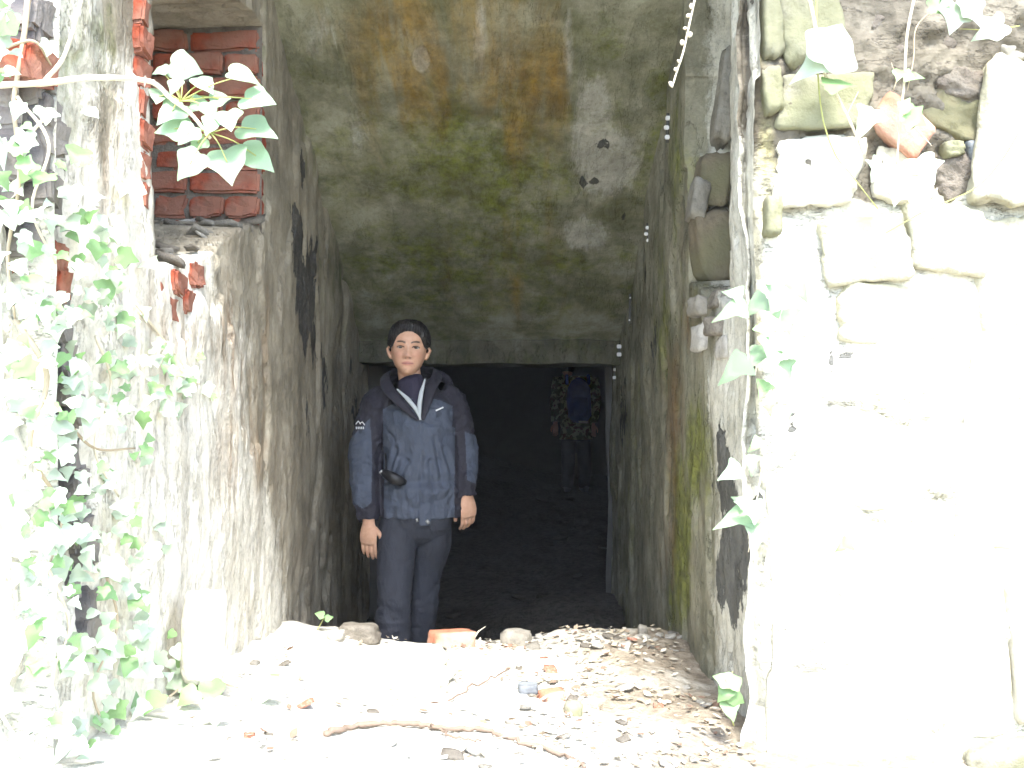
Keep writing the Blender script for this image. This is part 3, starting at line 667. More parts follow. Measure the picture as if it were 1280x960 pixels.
q = pick(240, 880)
stem_part('stem', sp, [pick(215,878)+Vector((0,0,.02)), pick(250,865)+Vector((0,0,.04)), pick(300,872)+Vector((0,0,.03))], .003, .002)
for (x, y, s_, a) in [(245,850,34,140),(268,868,34,170),(238,872,28,220),(330,862,40,200),(272,892,34,180),(225,855,26,250),(195,880,30,200),(160,875,40,100),(340,850,24,60)]:
    p = pick(x, y+14); leaf(sp, (p.x, p.y, p.z+.035), s_/FPX*p.y, a, 'broad', rs.choice(['ivy','ivy_sunlit']), .5, (.2,-1,.7))
sp = empty('seedling', 0, 'tiny green seedling at the left wall foot', 'plant')
p = P(398,786,3.75); stem_part('stem', sp, [p, P(404,775,3.75), P(407,770,3.75)], .0018, .0012, 'petiole', 5, 4)
leaf(sp, P(401,767,3.74), .034, 285, 'broad', 'ivy', .3); leaf(sp, P(412,771,3.74), .03, 80, 'broad', 'ivy', .3)
sp = empty('ivy_sprig', 0, 'small ivy shoot at the foot of the right wall corner', 'ivy')
stem_part('stem', sp, [P(916,905,2.62),P(905,860,2.6),P(915,838,2.6)], .002, .0014, 'petiole', 5, 4)
for (x, y, s_, a) in [(905,865,24,220),(918,850,22,60),(903,848,22,300),(912,885,26,170),(920,872,20,120)]: leaf(sp, P(x, y, 2.58), s_/FPX*2.6, a, 'broad', 'ivy')
# spiky leaves on the right corner
cr = empty('ivy_plant', 0, 'pale pointed-leaf ivy on the right wall corner beside white render', 'ivy')
stem_part('stem', cr, [P(1000,330,2.56),P(975,400,2.54),P(965,500,2.54),P(950,600,2.54),P(935,690,2.56)], .0028, .0016, 'stem_pale')
for (x, y, s_, a, m) in [(918,366,30,290,'ivy_sunlit'),(914,388,52,255,'ivy_sunlit'),(945,382,44,240,'ivy_sunlit'),(972,372,44,200,'ivy_sunlit'),(955,412,26,150,'ivy'),(985,400,36,170,'ivy_sunlit'),
        (918,462,56,235,'ivy_sunlit'),(946,446,44,215,'ivy_sunlit'),(968,440,50,190,'ivy_sunlit'),(990,436,40,160,'ivy_sunlit'),(955,486,30,205,'ivy'),(962,512,18,170,'ivy'),(985,460,30,170,'ivy_sunlit'),
        (945,556,26,230,'ivy'),(915,590,40,240,'ivy_sunlit'),(940,580,30,180,'ivy_sunlit'),(916,648,54,250,'ivy_sunlit'),(938,634,40,300,'ivy_sunlit'),(946,668,40,180,'ivy_sunlit'),(925,625,26,310,'ivy_sunlit'),
        (1088,606,14,180,'ivy'),(1054,682,26,240,'ivy'),(1000,360,40,150,'ivy_sunlit'),(960,345,26,10,'ivy_sunlit'),(985,520,22,170,'ivy_sunlit')]:
    d = 2.54-rs.uniform(0,.06); leaf(cr, P(x, y, d), s_/FPX*d*.85, a, 'lance', 'ivy_sprig' if m == 'ivy_sunlit' else m, .5, (-.2,-1,.5))
# stems and leaves hung over the stones
hv = empty('hanging_ivy', 0, 'thin ivy stems hanging over the set stones of the wall', 'ivy')
for pts, r0, m in [([(1012,-20),(1022,30),(1030,80),(1046,110),(1070,160),(1082,190)],.0052,'stem_pale'), ([(1024,-20),(1024,60),(1030,140),(1046,190),(1065,215),(1100,260)],.0022,'petiole'),
        ([(1150,-20),(1138,40),(1134,100),(1128,150),(1124,204)],.0040,'stem_pale'), ([(1176,4),(1150,30),(1146,70),(1138,110)],.0022,'stem'), ([(1280,28),(1245,33),(1205,32)],.0018,'petiole'),
        ([(1280,160),(1255,200),(1220,235),(1160,262),(1110,290)],.002,'petiole'), ([(1060,182),(1078,184)],.0012,'stem_pale'), ([(1062,140),(1076,112)],.0012,'stem_pale'), ([(1120,110),(1124,96),(1118,75)],.0016,'stem'), ([(1128,140),(1150,160),(1168,180)],.0018,'stem_pale')]:
    stem_part('stem', hv, [P(x, y, 2.545) for x, y in pts], r0, r0*.6, m, 6, 5)
for (x, y, s_, a, m, k) in [(1045,52,62,30,'ivy_sunlit','broad'),(1014,82,44,240,'ivy_sunlit','lance'),(1050,103,36,80,'ivy','lance'),(1196,16,44,195,'ivy_sunlit','ivy'),(1222,10,40,150,'ivy_sunlit','ivy'),(1242,34,38,250,'ivy_sunlit','ivy'),(1180,2,26,90,'ivy','ivy'),
        (1148,146,28,120,'ivy','ivy'),(1128,90,20,200,'ivy','ivy'),(1145,92,22,110,'ivy','lance'),(1100,212,36,215,'ivy_sunlit','ivy'),(1160,210,40,160,'ivy_sunlit','ivy'),(1122,240,30,190,'ivy_sunlit','ivy'),(1086,150,40,210,'ivy_sunlit','lance'),(1136,128,20,30,'ivy','ivy')]:
    leaf(hv, P(x, y, 2.53-rs.uniform(0,.03)), s_/FPX*2.53*1.05, a, k, m, .4)
ht = empty('dry_twig', 0, 'pale dry budded twig dangling in front of the sloping ceiling', 'twig')
stem_part('stem', ht, [P(874,-20,2.3),P(866,14,2.3),P(856,60,2.3),P(848,85,2.3),P(841,107,2.3)], .0026, .0022, 'stem_pale')
for (x, y) in [(868,4),(860,32),(866,40),(856,50),(852,74),(848,84),(864,16),(842,103)]:
    bm = bmesh.new(); bmesh.ops.create_icosphere(bm, subdivisions=1, radius=.0075)
    o = bm_obj('bud', bm, M['stem_pale'], ht); o.location = P(x-2, y, 2.295); o.scale = (rs.uniform(.6,1.5), .7, rs.uniform(.5,.9)); o.rotation_euler = (0, rs.uniform(0,3), 0)
# ---------------------------------------------------------------- white cable clips up the right ceiling edge
def clip(pts, depth, label, s_=.020):
    o = empty('cable_clip', 0, label, 'clip', 'white clips along the right ceiling edge')
    bm = bmesh.new(); p0, p1 = P(*pts[0], depth+.012), P(*pts[-1], depth+.012)
    tube(bm, [p0+Vector((0,0,.02)), p1-Vector((0,0,.02))], .006, 6); bm_obj('cable', bm, M['cable'], o)
    for (x, y) in pts:
        p = P(x, y, depth); b = box_mesh('tab', p.x-s_/2, p.x+s_/2, p.y-.01, p.y+.004, p.z-s_*.42, p.z+s_*.42, M['white_plastic'], o, bev=.003)
clip([(836,146),(834,158),(835,170)], 3.95, 'three white clip tabs high up where ceiling meets the mossy wall')
clip([(810,284),(808,292),(811,300)], 4.55, 'three white clip tabs halfway down the ceiling edge', .018)
clip([(774,433),(774,443)], 5.70, 'pair of white clip tabs at the end of the lintel', .026)
clip([(769,462),(768,472)], 5.95, 'pair of white clip tabs just below the lintel end', .022)
clip([(788,372),(787,400)], 5.2, 'two small worn white tabs above the lintel end', .010)

# ================================================================ PEOPLE
def cloth_mat(name, c, c2, wv=260, rough=.75, foldb=.5):
    b = NB(name); n = b.noise(9, 5, .6); n2 = b.noise(wv, 3, .5); n3 = b.noise(16, 6, .6, .8, st=(1,1,.55))
    return b.fin(b.mix(b.ramp(n, .3, .7), c, c2), rough, b.bump(n2, .15, .001, b.bump(n3, foldb*1.6, .016)), .25)
M['blue_shell'] = cloth_mat('blue_shell_fabric', (.072,.086,.118), (.056,.068,.096))
M['navy_shell'] = cloth_mat('navy_shell_fabric', (.027,.026,.036), (.02,.019,.028))
M['trouser'] = cloth_mat('dark_trouser_fabric', (.040,.044,.058), (.031,.034,.045))
M['knit'] = cloth_mat('navy_knit', (.035,.03,.055), (.025,.022,.04))
M['lining'] = cloth_mat('pale_lining', (.46,.50,.52), (.40,.44,.46), foldb=.2)
M['shoe'] = simple('shoe_leather', (.07,.085,.12), (.05,.06,.085), .6)
M['black_plastic'] = simple('black_plastic', (.014,.014,.016), (.01,.01,.012), .35, 40)
M['metal'] = simple('metal_fitting', (.7,.7,.68), (.5,.5,.5), .3); M['metal'].node_tree.nodes['Principled BSDF'].inputs['Metallic'].default_value = .8
M['white_print'] = simple('white_print', (.8,.82,.84), (.7,.72,.75), .5)
M['camo_person'] = None
def skin_mat():
    b = NB('skin'); r, g, bl, al = b.attr('paint'); n = b.noise(60, 4, .6)
    c = b.mix(b.ramp(n, .3, .7), (.60,.36,.245), (.55,.315,.21))
    c = b.mix(b.math('MULTIPLY', r, .95), c, (.42,.14,.13)); c = b.mix(g, c, (.026,.016,.013)); c = b.mix(b.math('MULTIPLY', bl, .5), c, (.56,.26,.19))
    b.b.inputs['Subsurface Weight'].default_value = .08; b.b.inputs['Subsurface Radius'].default_value = (.01,.004,.002)
    return b.fin(c, .5, None, .35)
M['skin'] = skin_mat()
def hair_mat():
    b = NB('hair'); n = b.noise(40, 5, .6, st=(3,.4,3)); return b.fin(b.mix(n, (.0055,.0045,.004), (.011,.009,.008)), .6, b.bump(n, .8, .004), .15)
M['hair'] = hair_mat(); M['hair_strand'] = simple('hair_strand', (.018,.013,.011), (.010,.008,.007), .45, 60, .4)  # strands lighter than the hair: some sheen put into their colour
def eye_mat():
    b = NB('eye'); sp = b.n('ShaderNodeSeparateXYZ'); b.put(b.tc.outputs['Object'], sp.inputs[0])
    d = b.math('SQRT', b.math('ADD', b.math('POWER', sp.outputs[0], 2.0), b.math('POWER', sp.outputs[2], 2.0)))
    c = b.mix(b.ramp(d, .0062, .0070), (.04,.03,.02), (.40,.36,.33)); c = b.mix(b.ramp(d, .0022, .0026), (.01,.01,.01), c)
    return b.fin(c, .15, None, .5)
M['eye'] = eye_mat()
def remesh(bm, voxel, smooth=4, fac=.5):
    me = bpy.data.meshes.new('tmp'); bmesh.ops.recalc_face_normals(bm, faces=bm.faces); bm.to_mesh(me); bm.free()
    o = bpy.data.objects.new('tmp', me); COL.objects.link(o)
    m = o.modifiers.new('r', 'REMESH'); m.mode = 'VOXEL'; m.voxel_size = voxel; m.use_smooth_shade = True
    if smooth: k = o.modifiers.new('s', 'SMOOTH'); k.factor = fac; k.iterations = smooth
    dg = bpy.context.evaluated_depsgraph_get(); dg.update()
    out = bpy.data.meshes.new_from_object(o.evaluated_get(dg)); bpy.data.objects.remove(o); bpy.data.meshes.remove(me)
    out.polygons.foreach_set('use_smooth', [True]*len(out.polygons)); return out
def get_co(me):
    a = np.empty(len(me.vertices)*3, np.float32); me.vertices.foreach_get('co', a); return a.reshape(-1, 3).astype(float)
def get_no(me):
    a = np.empty(len(me.vertices)*3, np.float32); me.vertices.foreach_get('normal', a); return a.reshape(-1, 3).astype(float)
def set_co(me, a): me.vertices.foreach_set('co', a.astype(np.float32).ravel()); me.update()
G = lambda x, s_: np.exp(-(x/s_)**2)
def head_verts(nz=90, na=120, infl=0, hair=False):
    """head in its own frame: chin bottom z=0, crown z=.222, face towards -y"""
    zk = [0,.006,.02,.04,.062,.085,.11,.135,.16,.182,.200,.213,.220,.222]
    ak = [.018,.028,.039,.0545,.0635,.069,.0722,.0740,.073,.068,.057,.040,.020,.002]       # half width
    fk = [.068,.077,.083,.085,.086,.087,.088,.090,.089,.081,.066,.045,.022,.002]        # front reach
    bk = [.005,.015,.035,.058,.075,.085,.094,.100,.101,.096,.083,.060,.032,.003]        # back reach
    t = np.linspace(0, 1, nz); zz = .222*(1-(1-t)**1.25*1.0) if False else .222*(.5-.5*np.cos(np.pi*np.clip(t*.96+.02,0,1)))
    zz = (zz-zz[0])/(zz[-1]-zz[0])*.222
    ang = np.linspace(0, 2*np.pi, na, endpoint=False)
    Z, A = np.meshgrid(zz, ang, indexing='ij')
    a = np.interp(Z, zk, ak); f = np.interp(Z, zk, fk); b = np.interp(Z, zk, bk)
    cx, cy = np.sin(A), -np.cos(A)                    # A=0 faces -y
    ex = np.sign(cx)*np.abs(cx)**.92
    x = a*ex; y = np.where(cy < 0, f*np.sign(cy)*np.abs(cy)**.88, b*cy)
    fr = (cy < 0)
    if not hair:
        ax = np.abs(x)
        ridge = np.interp(Z, [.064,.068,.074,.083,.10,.122,.130], [0,.008,.021,.020,.012,.004,0])
        wid = np.interp(Z, [.064,.076,.09,.125], [.018,.0165,.012,.009])
        d = ridge*G(x, wid)
        d += .006*G(ax-.012, .006)*G(Z-.073, .007)                       # nostril wings
        d += -.0085*G(ax-.031, .016)*G(Z-.114, .011)                      # eye sockets
        d += .0045*G(ax-.028, .022)*G(Z-.134, .008)                      # brow
        d += .006*G(ax-.042, .018)*G(Z-.088, .018)                       # cheekbone
        d += .0050*G(x, .020)*G(Z-.0510, .0042)+.0062*G(x, .017)*G(Z-.0405, .0045)   # lips
        d += -.004*G(x, .022)*G(Z-.0457, .0016)-.004*G(x, .020)*G(Z-.030, .005)
        d += .006*G(x, .016)*G(Z-.014, .012)                             # chin
        y = np.where(fr, y-d, y)
    x = x*(1+infl/.075); y = y+np.where(cy < 0, -infl, infl)*np.abs(cy); Z2 = Z+infl*1.5*np.clip((Z-.12)/.1, 0, 1)
    return np.stack([x.ravel(), y.ravel(), Z2.ravel()], 1), nz, na
def loft_into(bm, v, nz, na):
    vs = [bm.verts.new(q) for q in v]
    for i in range(nz-1):
        for j in range(na): bm.faces.new((vs[i*na+j], vs[i*na+(j+1)%na], vs[(i+1)*na+(j+1)%na], vs[(i+1)*na+j]))
    bm.faces.new([vs[j] for j in range(na)][::-1]); bm.faces.new([vs[(nz-1)*na+j] for j in range(na)])
def hand(bm, wrist, mat3, side, curl=.35, spread=.10):
    """hand hanging along -z, back of the hand to -y, thumb on the +x*side edge"""
    def W(p): return Vector(wrist)+mat3@Vector(p)
    T = lambda pts, rad, seg=12, ref=(1,0,0): tube(bm, [W(p) for p in pts], rad, seg, mat3@Vector(ref))
    T([(0,0,.03),(0,0,.0),(0,-.002,-.03),(0,-.003,-.06),(0,0,-.086),(0,.002,-.094)], [(.027,.020),(.028,.019),(.036,.0165),(.040,.0155),(.038,.0135),(.030,.009)], 16)
    for k, (fx, L, r) in enumerate([(.0300,.070,.0078),(.0104,.078,.0080),(-.0100,.073,.0077),(-.0292,.058,.0068)]):
        fx *= side; b = curl*(1+.15*k); sx = fx*spread*3
        p0 = Vector((fx*.95, 0, -.074)); d = Vector((sx*.3, .10+b*.2, -1)).normalized(); p1 = p0+d*(.018+L*.42)
        d2 = Vector((sx*.3, .25+b*.8, -1)).normalized(); p2 = p1+d2*L*.34
        d3 = Vector((sx*.2, .4+b*1.5, -1)).normalized(); p3 = p2+d3*L*.28
        T([p0, p0.lerp(p1,.5), p1, p2, p3, p3+d3*.004], [r*1.05, r*1.05, r*1.04, r*.95, r*.84, r*.45], 10)
    t0 = Vector((.024*side, .006, -.022)); t1 = t0+Vector((.024*side, .010, -.030)); t2 = t1+Vector((.006*side,.008,-.032)); t3 = t2+Vector((-.003*side,.008,-.022))
    T([t0, t1, t2, t3, t3+(t3-t2)*.15], [.013,.0112,.0098,.0085,.0045], 10)
def shoe_me(L=.26):
    bm = bmesh.new(); pts = []; n = 9
    for i in range(n):
        t = i/(n-1); y = .075-L*t
        pts.append(((0, y, .036-.012*t), (.034+.012*math.sin(t*2.6), [.048,.056,.054,.048,.042,.036,.030,.026,.016][i])))
    tube(bm, [p for p, _ in pts], [r for _, r in pts], 16); tube(bm, [(0,.035,.04),(0,.035,.13)], [.045,.047], 14)
    me = remesh(bm, .006, 3); a = get_co(me); a[:,2] = np.maximum(a[:,2], .0); set_co(me, a); return me
# ------------------------------------------------ the woman
W0 = Vector(((508-VX)/FPX*4.4, 4.4, -.05))
def wp(px, py, dy=0): return Vector(((px-508)/285.5, dy, CZ-(py-VY)/285.5+.05))   # in her own frame
HEADM = Matrix.Translation(wp(510, 469)+Vector((0,-.012,0)))@Euler((R(-2), R(2), R(4))).to_matrix().to_4x4()@Matrix.Diagonal((1.06,1,1,1))
def xf(M4, v): return v@np.array(M4.to_3x3()).T+np.array(M4.translation)
bm = bmesh.new()
hv_, nz, na = head_verts(); loft_into(bm, xf(HEADM, hv_), nz, na)
neck = [wp(519,520,.03), wp(516,492,.022), wp(512,474,.012), wp(510,455,.015)]
tube(bm, neck, [.062,.052,.050,.050], 20)
for sgn in (-1, 1):                                            # ears
    e = [HEADM@Vector((sgn*.070,.004,.070)), HEADM@Vector((sgn*.079,.008,.086)), HEADM@Vector((sgn*.088,.012,.112)), HEADM@Vector((sgn*.080,.008,.126))]
    tube(bm, e, [(.006,.009),(.007,.014),(.007,.018),(.005,.011)], 12)
shL, shR = wp(470,503,.02), wp(567,498,.05)
elL, elR = wp(456,572,.035), wp(580,566,.07)
wrL, wrR = wp(463,646,-.05), wp(584,617,.01)
tube(bm, [shL, elL, wrL], [.038,.034,.025], 14, Vector((1,0,0))); tube(bm, [shR, elR, wrR], [.038,.034,.025], 14)
tube(bm, [wp(525,660,.02), wp(526,620,.02), wp(526,570,.02), wp(522,520,.025), wp(519,492,.03)], [(.11,.07),(.10,.07),(.105,.07),(.11,.065),(.05,.045)], 20)
tube(bm, [shL, wp(519,502,.03), shR], .034, 12, Vector((0,1,0)))
hipL, hipR = wp(500,655,.02), wp(541,655,.05)
knL, anL = wp(495,745,-.03), wp(491,848,.0); knR, anR = wp(530,742,.12), wp(517,848,.20)
tube(bm, [hipL, knL, anL, anL-Vector((0,0,.05))], [.06,.046,.036,.036], 14); tube(bm, [hipR, knR, anR, anR-Vector((0,0,.05))], [.06,.046,.036,.036], 14)
hand(bm, wrL+Vector((.002,-.005,-.02)), Euler((R(8), R(4), R(-14))).to_matrix(), 1, .22, .55)
hand(bm, wrR+Vector((0,-.005,-.012)), Euler((R(6), R(-8), R(28))).to_matrix(), -1, .7, .05)
me = remesh(bm, .0032, 2, .4)
woman = link('person', me, M['skin']); woman.location = W0
tag(woman, 'woman in blue hooded jacket and dark trousers standing by the left wall', 'person')
a = get_co(me); h = (a-np.array(HEADM.translation))@np.array(HEADM.to_3x3().inverted()).T
ax = np.abs(h[:,0]); fr = (h[:,1] < -.045)*(h[:,2] > 0)*(h[:,2] < .2)
lips = fr*.7*sstep(1.15,.85, np.sqrt((h[:,0]/.026)**2+((h[:,2]-.0455)/(.0088*(1-.35*np.clip(ax/.026,0,1)**2)))**2))
arch = .1335+.006*np.sin(np.clip((ax-.012)/.036,0,1)*np.pi*.8)
brow = fr*sstep(.0050,.0024, np.abs(h[:,2]-arch))*sstep(.009,.013,ax)*sstep(.050,.042,ax)
lid = fr*sstep(.0040,.0016, np.abs(h[:,2]-(.1195-.0050*((ax-.031)/.016)**2)))*sstep(.0165,.0145,np.abs(ax-.031))
nost = fr*.8*G(ax-.0085,.0035)*G(h[:,2]-.0675,.003)
mouthline = fr*.75*G(h[:,2]-.0457,.0014)*sstep(.025,.02,ax)
cheek = fr*(G(ax-.042,.02)*G(h[:,2]-.082,.02)+.7*G(ax,.013)*G(h[:,2]-.078,.012))
pa = np.zeros((len(a), 4)); pa[:,0] = lips; pa[:,1] = np.clip(brow*.95+lid*1.1+nost+mouthline, 0, 1); pa[:,2] = cheek
at = me.color_attributes.new('paint', 'FLOAT_COLOR', 'POINT'); at.data.foreach_set('color', pa.astype(np.float32).ravel())
for sgn in (-1, 1):
    bm = bmesh.new(); bmesh.ops.create_uvsphere(bm, u_segments=20, v_segments=14, radius=.0118)
    e = bm_obj('eye', bm, M['eye'], woman); m = HEADM.copy(); m.translation = HEADM@Vector((sgn*.0305, -.0685, .1135)); e.matrix_local = m
    e.scale = (1.25, 1, .50)
# hair: swept back into a knot
v, nz, na = head_verts(110, 150, .014, True); v0 = head_verts(110, 150, -.003, True)[0]
def hairline(q):
    fl = np.interp(np.abs(q[:,0]), [0,.02,.036,.048,.057,.066,.075,.09], [.195,.192,.183,.174,.163,.140,.118,.110])
    bl = np.interp(q[:,1], [.012,.03,.06,.12], [.112,.085,.055,.045])
    return np.where(q[:,1] < .012, fl, bl)
dl_ = v[:,2]-hairline(v)
tt = sstep(-.004, .028, dl_)[:,None]; v = v0*(1-tt)+v*tt
n = fbm(v, (55,10,30), 3, 5)*.0028; v[:,0] += n*np.sign(v[:,0])*tt[:,0]; v[:,2] += n*tt[:,0]
bm = bmesh.new(); loft_into(bm, v, nz, na); bm.verts.ensure_lookup_table()
bmesh.ops.delete(bm, geom=[bm.verts[i] for i in np.where(dl_ < -.004)[0]], context='VERTS')
nf0 = len(bm.faces); vg = v.reshape(nz, na, 3); dg_ = dl_.reshape(nz, na); hs = random.Random(3)
for k in range(420):
    j = hs.randrange(na); i0 = int(np.argmax(dg_[:,j] > -.002)); i1 = min(nz-2, i0+hs.randrange(18, 60)); tw = hs.uniform(-6,6); up = hs.uniform(.0002,.0016)
    pts = []
    for q in range(6):
        i = int(i0+(i1-i0)*q/5); jj = int(round(j+tw*q/5)) % na; p = Vector(vg[i,jj]); nn = Vector((p.x, p.y, max(p.z-.12, .0)*1.2)).normalized()
        pts.append(p+nn*(up*(q > 0)+.0008*math.sin(q*1.3+k)*(q > 0)))
    tube(bm, pts, [.0007,.0013,.0014,.0013,.0011,.0005], 5, Vector((1,.2,.1)))
bm.faces.ensure_lookup_table()
for f in bm.faces[nf0:]: f.material_index = 1
tube(bm, [(0,.085,.10),(0,.125,.11),(0,.145,.10)], [.03,.035,.02], 12)
hr = bm_obj('hair', bm, M['hair'], woman); hr.data.materials.append(M['hair_strand']); hr.matrix_local = HEADM
# jacket
bm = bmesh.new()
tr = [(646,524,.182,.122),(632,524,.190,.130),(610,525,.190,.130),(585,525,.178,.124),(560,525,.166,.126),(535,524,.166,.128),(512,522,.166,.120),(497,520,.140,.100),(487,518,.100,.085),(479,516,.072,.072)]
tube(bm, [wp(cx, py_, .03) for py_, cx, a_, b_ in tr], [(a_, b_) for _, _, a_, b_ in tr], 40)
tube(bm, [wp(486,492,.03), shL+Vector((-.004,0,-.006)), shL.lerp(elL,.35)+Vector((-.012,0,0)), shL.lerp(elL,.75)+Vector((-.012,0,0)), elL+Vector((-.008,.0,-.01)), elL.lerp(wrL,.4)+Vector((-.004,0,0)), elL.lerp(wrL,.8), wrL+Vector((0,0,-.012))],
     [.050,.064,.068,.070,.074,.070,.056,.046], 24)
tube(bm, [wp(551,488,.045), shR+Vector((0,0,-.01)), shR.lerp(elR,.4), shR.lerp(elR,.8), elR, elR.lerp(wrR,.5), wrR+Vector((0,0,.02)), wrR+Vector((0,0,-.014))],
     [.050,.062,.064,.062,.063,.058,.050,.046], 24)
me = remesh(bm, .0044, 8, .5)
a = get_co(me); no = get_no(me); z = a[:,2]; zc = CZ+.05
pyv = VY-(z-zc)*285.5; pxv = 508+a[:,0]*285.5
arm = (pxv < 479)|(pxv > 571-np.clip((pyv-520)/20,0,1)*0)
f1 = fbm(a, (9,9,16), 4, 501); f2 = fbm(a, (22,22,9), 4, 502); f3 = fbm(a, (14,14,30), 3, 503)
d = .011*f2+.010*f1-.006*G(fbm(a,(6,6,9),2,504),.09)
d += np.where(arm, .010*np.abs(f3)-.003, 0)
d += .012*G(pyv-612,9)*(1-arm)-.010*G(pyv-600,5)*(1-arm)+.008*G(pyv-622,5)*f2*2*(1-arm)      # drawcord gather at the waist
d += -.006*G(pxv-(527+.02*(pyv-500)),2.2)*(no[:,1] < 0)*(1-arm)                             # zip groove
d += .006*G(pxv-(533+.02*(pyv-500)),5)*(no[:,1] < 0)*(1-arm)
d += -.005*G(pyv-(507+.10*np.abs(pxv-527)),1.8)*(no[:,1] < 0)*(1-arm)                       # yoke seam
for (x0, y0, x1, y1) in [(497,560,486,600),(545,545,556,606),(540,575,543,610),(512,575,500,605),(556,560,566,590)]:
    t = np.clip(((pxv-x0)*(x1-x0)+(pyv-y0)*(y1-y0))/((x1-x0)**2+(y1-y0)**2), 0, 1); dd = np.hypot(pxv-x0-t*(x1-x0), pyv-y0-t*(y1-y0))
    d += (-.007*G(dd,2.6)+.005*G(dd-5,3))*(no[:,1] < .2)
set_co(me, a+no*d[:,None])
jk = link('jacket', me, M['blue_shell'], woman); me.materials.append(M['navy_shell'])
pc = np.empty(len(me.polygons)*3, np.float32); me.polygons.foreach_get('center', pc); pc = pc.reshape(-1, 3)
jx, jy = 508+pc[:,0]*285.5, VY-(pc[:,2]-zc)*285.5
wob = 2.5*fbm(pc, 14, 2, 530)
navy = jy < 497+.055*(jx-527)**2*.12+wob*.4                                                   # shoulders and yoke
seamL = 466+.10*np.clip(jy-560,-60,60)*.4+wob*.6
navy |= (jx > seamL)&(jx < 480)&(jy < 640)
navy |= (jx < 482)&(jy < 508-.55*(jx-466)+wob)&(jy < 516)
navy |= (jx < 482)&(jy > 633-((jx-457)/9)**2*5+wob*.5)
navy |= (jx > 569)&(jx < 582+wob*.5+.05*(jy-560)); navy |= (jx > 566)&(jy < 543+.4*(jx-590)); navy |= (jx > 571)&(jy > 598+.5*(jx-583)+wob)
navy |= (pc[:,1] > .09)
me.polygons.foreach_set('material_index', navy.astype(np.int32)); me.update()
# collar, knitted roll neck, pale lining at the open zip
def strip(name, pts, wdt, mat, parent, thick=.006, n=6, outs=None):
    sp = spline(pts, n); bm = bmesh.new(); A = []; B = []
    ws = np.interp(np.linspace(0,1,len(sp)), np.linspace(0,1,len(wdt)), [w_[0] for w_ in wdt]); 
    ox = [Vector(w_[1]) for w_ in wdt]; 
    for i, p in enumerate(sp):
        t = i/(len(sp)-1)*(len(wdt)-1); k = min(int(t), len(wdt)-2); dv = ox[k].lerp(ox[k+1], t-k).normalized()
        A.append(bm.verts.new(p)); B.append((bm.verts.new(p+dv*ws[i]*.5+Vector((0,-.006,.002))), bm.verts.new(p+dv*ws[i])))
    for i in range(len(sp)-1):
        bm.faces.new((A[i], A[i+1], B[i+1][0], B[i][0])); bm.faces.new((B[i][0], B[i+1][0], B[i+1][1], B[i][1]))
    o = bm_obj(name, bm, mat, parent); s_ = o.modifiers.new('s', 'SOLIDIFY'); s_.thickness = thick; s_.offset = 0
    u = o.modifiers.new('u', 'SUBSURF'); u.levels = u.render_levels = 1; return o
vb = wp(528,525,-.100)
strip('collar', [vb+Vector((-.004,-.002,0)), wp(514,508,-.098), wp(499,489,-.075), wp(489,474,-.03), wp(488,463,.03), wp(503,457,.085), wp(522,456,.09)],
      [(.012,(-1,-.2,-.2)),(.045,(-1,-.3,-.1)),(.056,(-1,-.4,-.3)),(.052,(-1,-.2,-.6)),(.05,(-1,.2,-.7)),(.05,(-.3,1,-.9)),(.05,(0,1,-.9))], M['navy_shell'], woman, .009)
strip('collar', [vb+Vector((.006,-.002,0)), wp(531,500,-.094), wp(535,480,-.07), wp(540,468,-.02), wp(540,460,.03), wp(533,457,.08), wp(522,456,.09)],
      [(.012,(1,-.2,-.2)),(.045,(1,-.3,-.1)),(.056,(1,-.4,-.3)),(.052,(1,-.2,-.6)),(.05,(1,.2,-.7)),(.05,(.3,1,-.9)),(.05,(0,1,-.9))], M['navy_shell'], woman, .009)
strip('lining', [vb+Vector((0,-.006,0)), wp(520,512,-.104), wp(509,499,-.098), wp(498,487,-.084)], [(.006,(1,0,.3)),(.019,(1,-.1,.5)),(.020,(1,-.1,.5)),(.006,(1,0,.5))], M['lining'], woman, .004)
strip('lining', [vb+Vector((.002,-.006,0)), wp(530,506,-.104), wp(532,490,-.092), wp(534,474,-.070)], [(.006,(-1,0,0)),(.021,(-1,-.1,0)),(.020,(-1,-.1,0)),(.006,(-1,0,0))], M['lining'], woman, .004)
bm = bmesh.new(); tube(bm, [wp(523,525,-.028), wp(520,508,-.018), wp(517,494,-.008), wp(514,480,.004), wp(512,474,.010)], [(.062,.060),(.066,.058),(.064,.058),(.060,.058),(.056,.055)], 28)
bm_obj('roll_neck', bm, M['knit'], woman)
strip('hood', [wp(478,482,.03), wp(484,470,.085), wp(505,462,.125), wp(535,460,.125), wp(556,468,.09), wp(562,478,.04)], [(.05,(0,1,-1))]*6, M['navy_shell'], woman, .03)
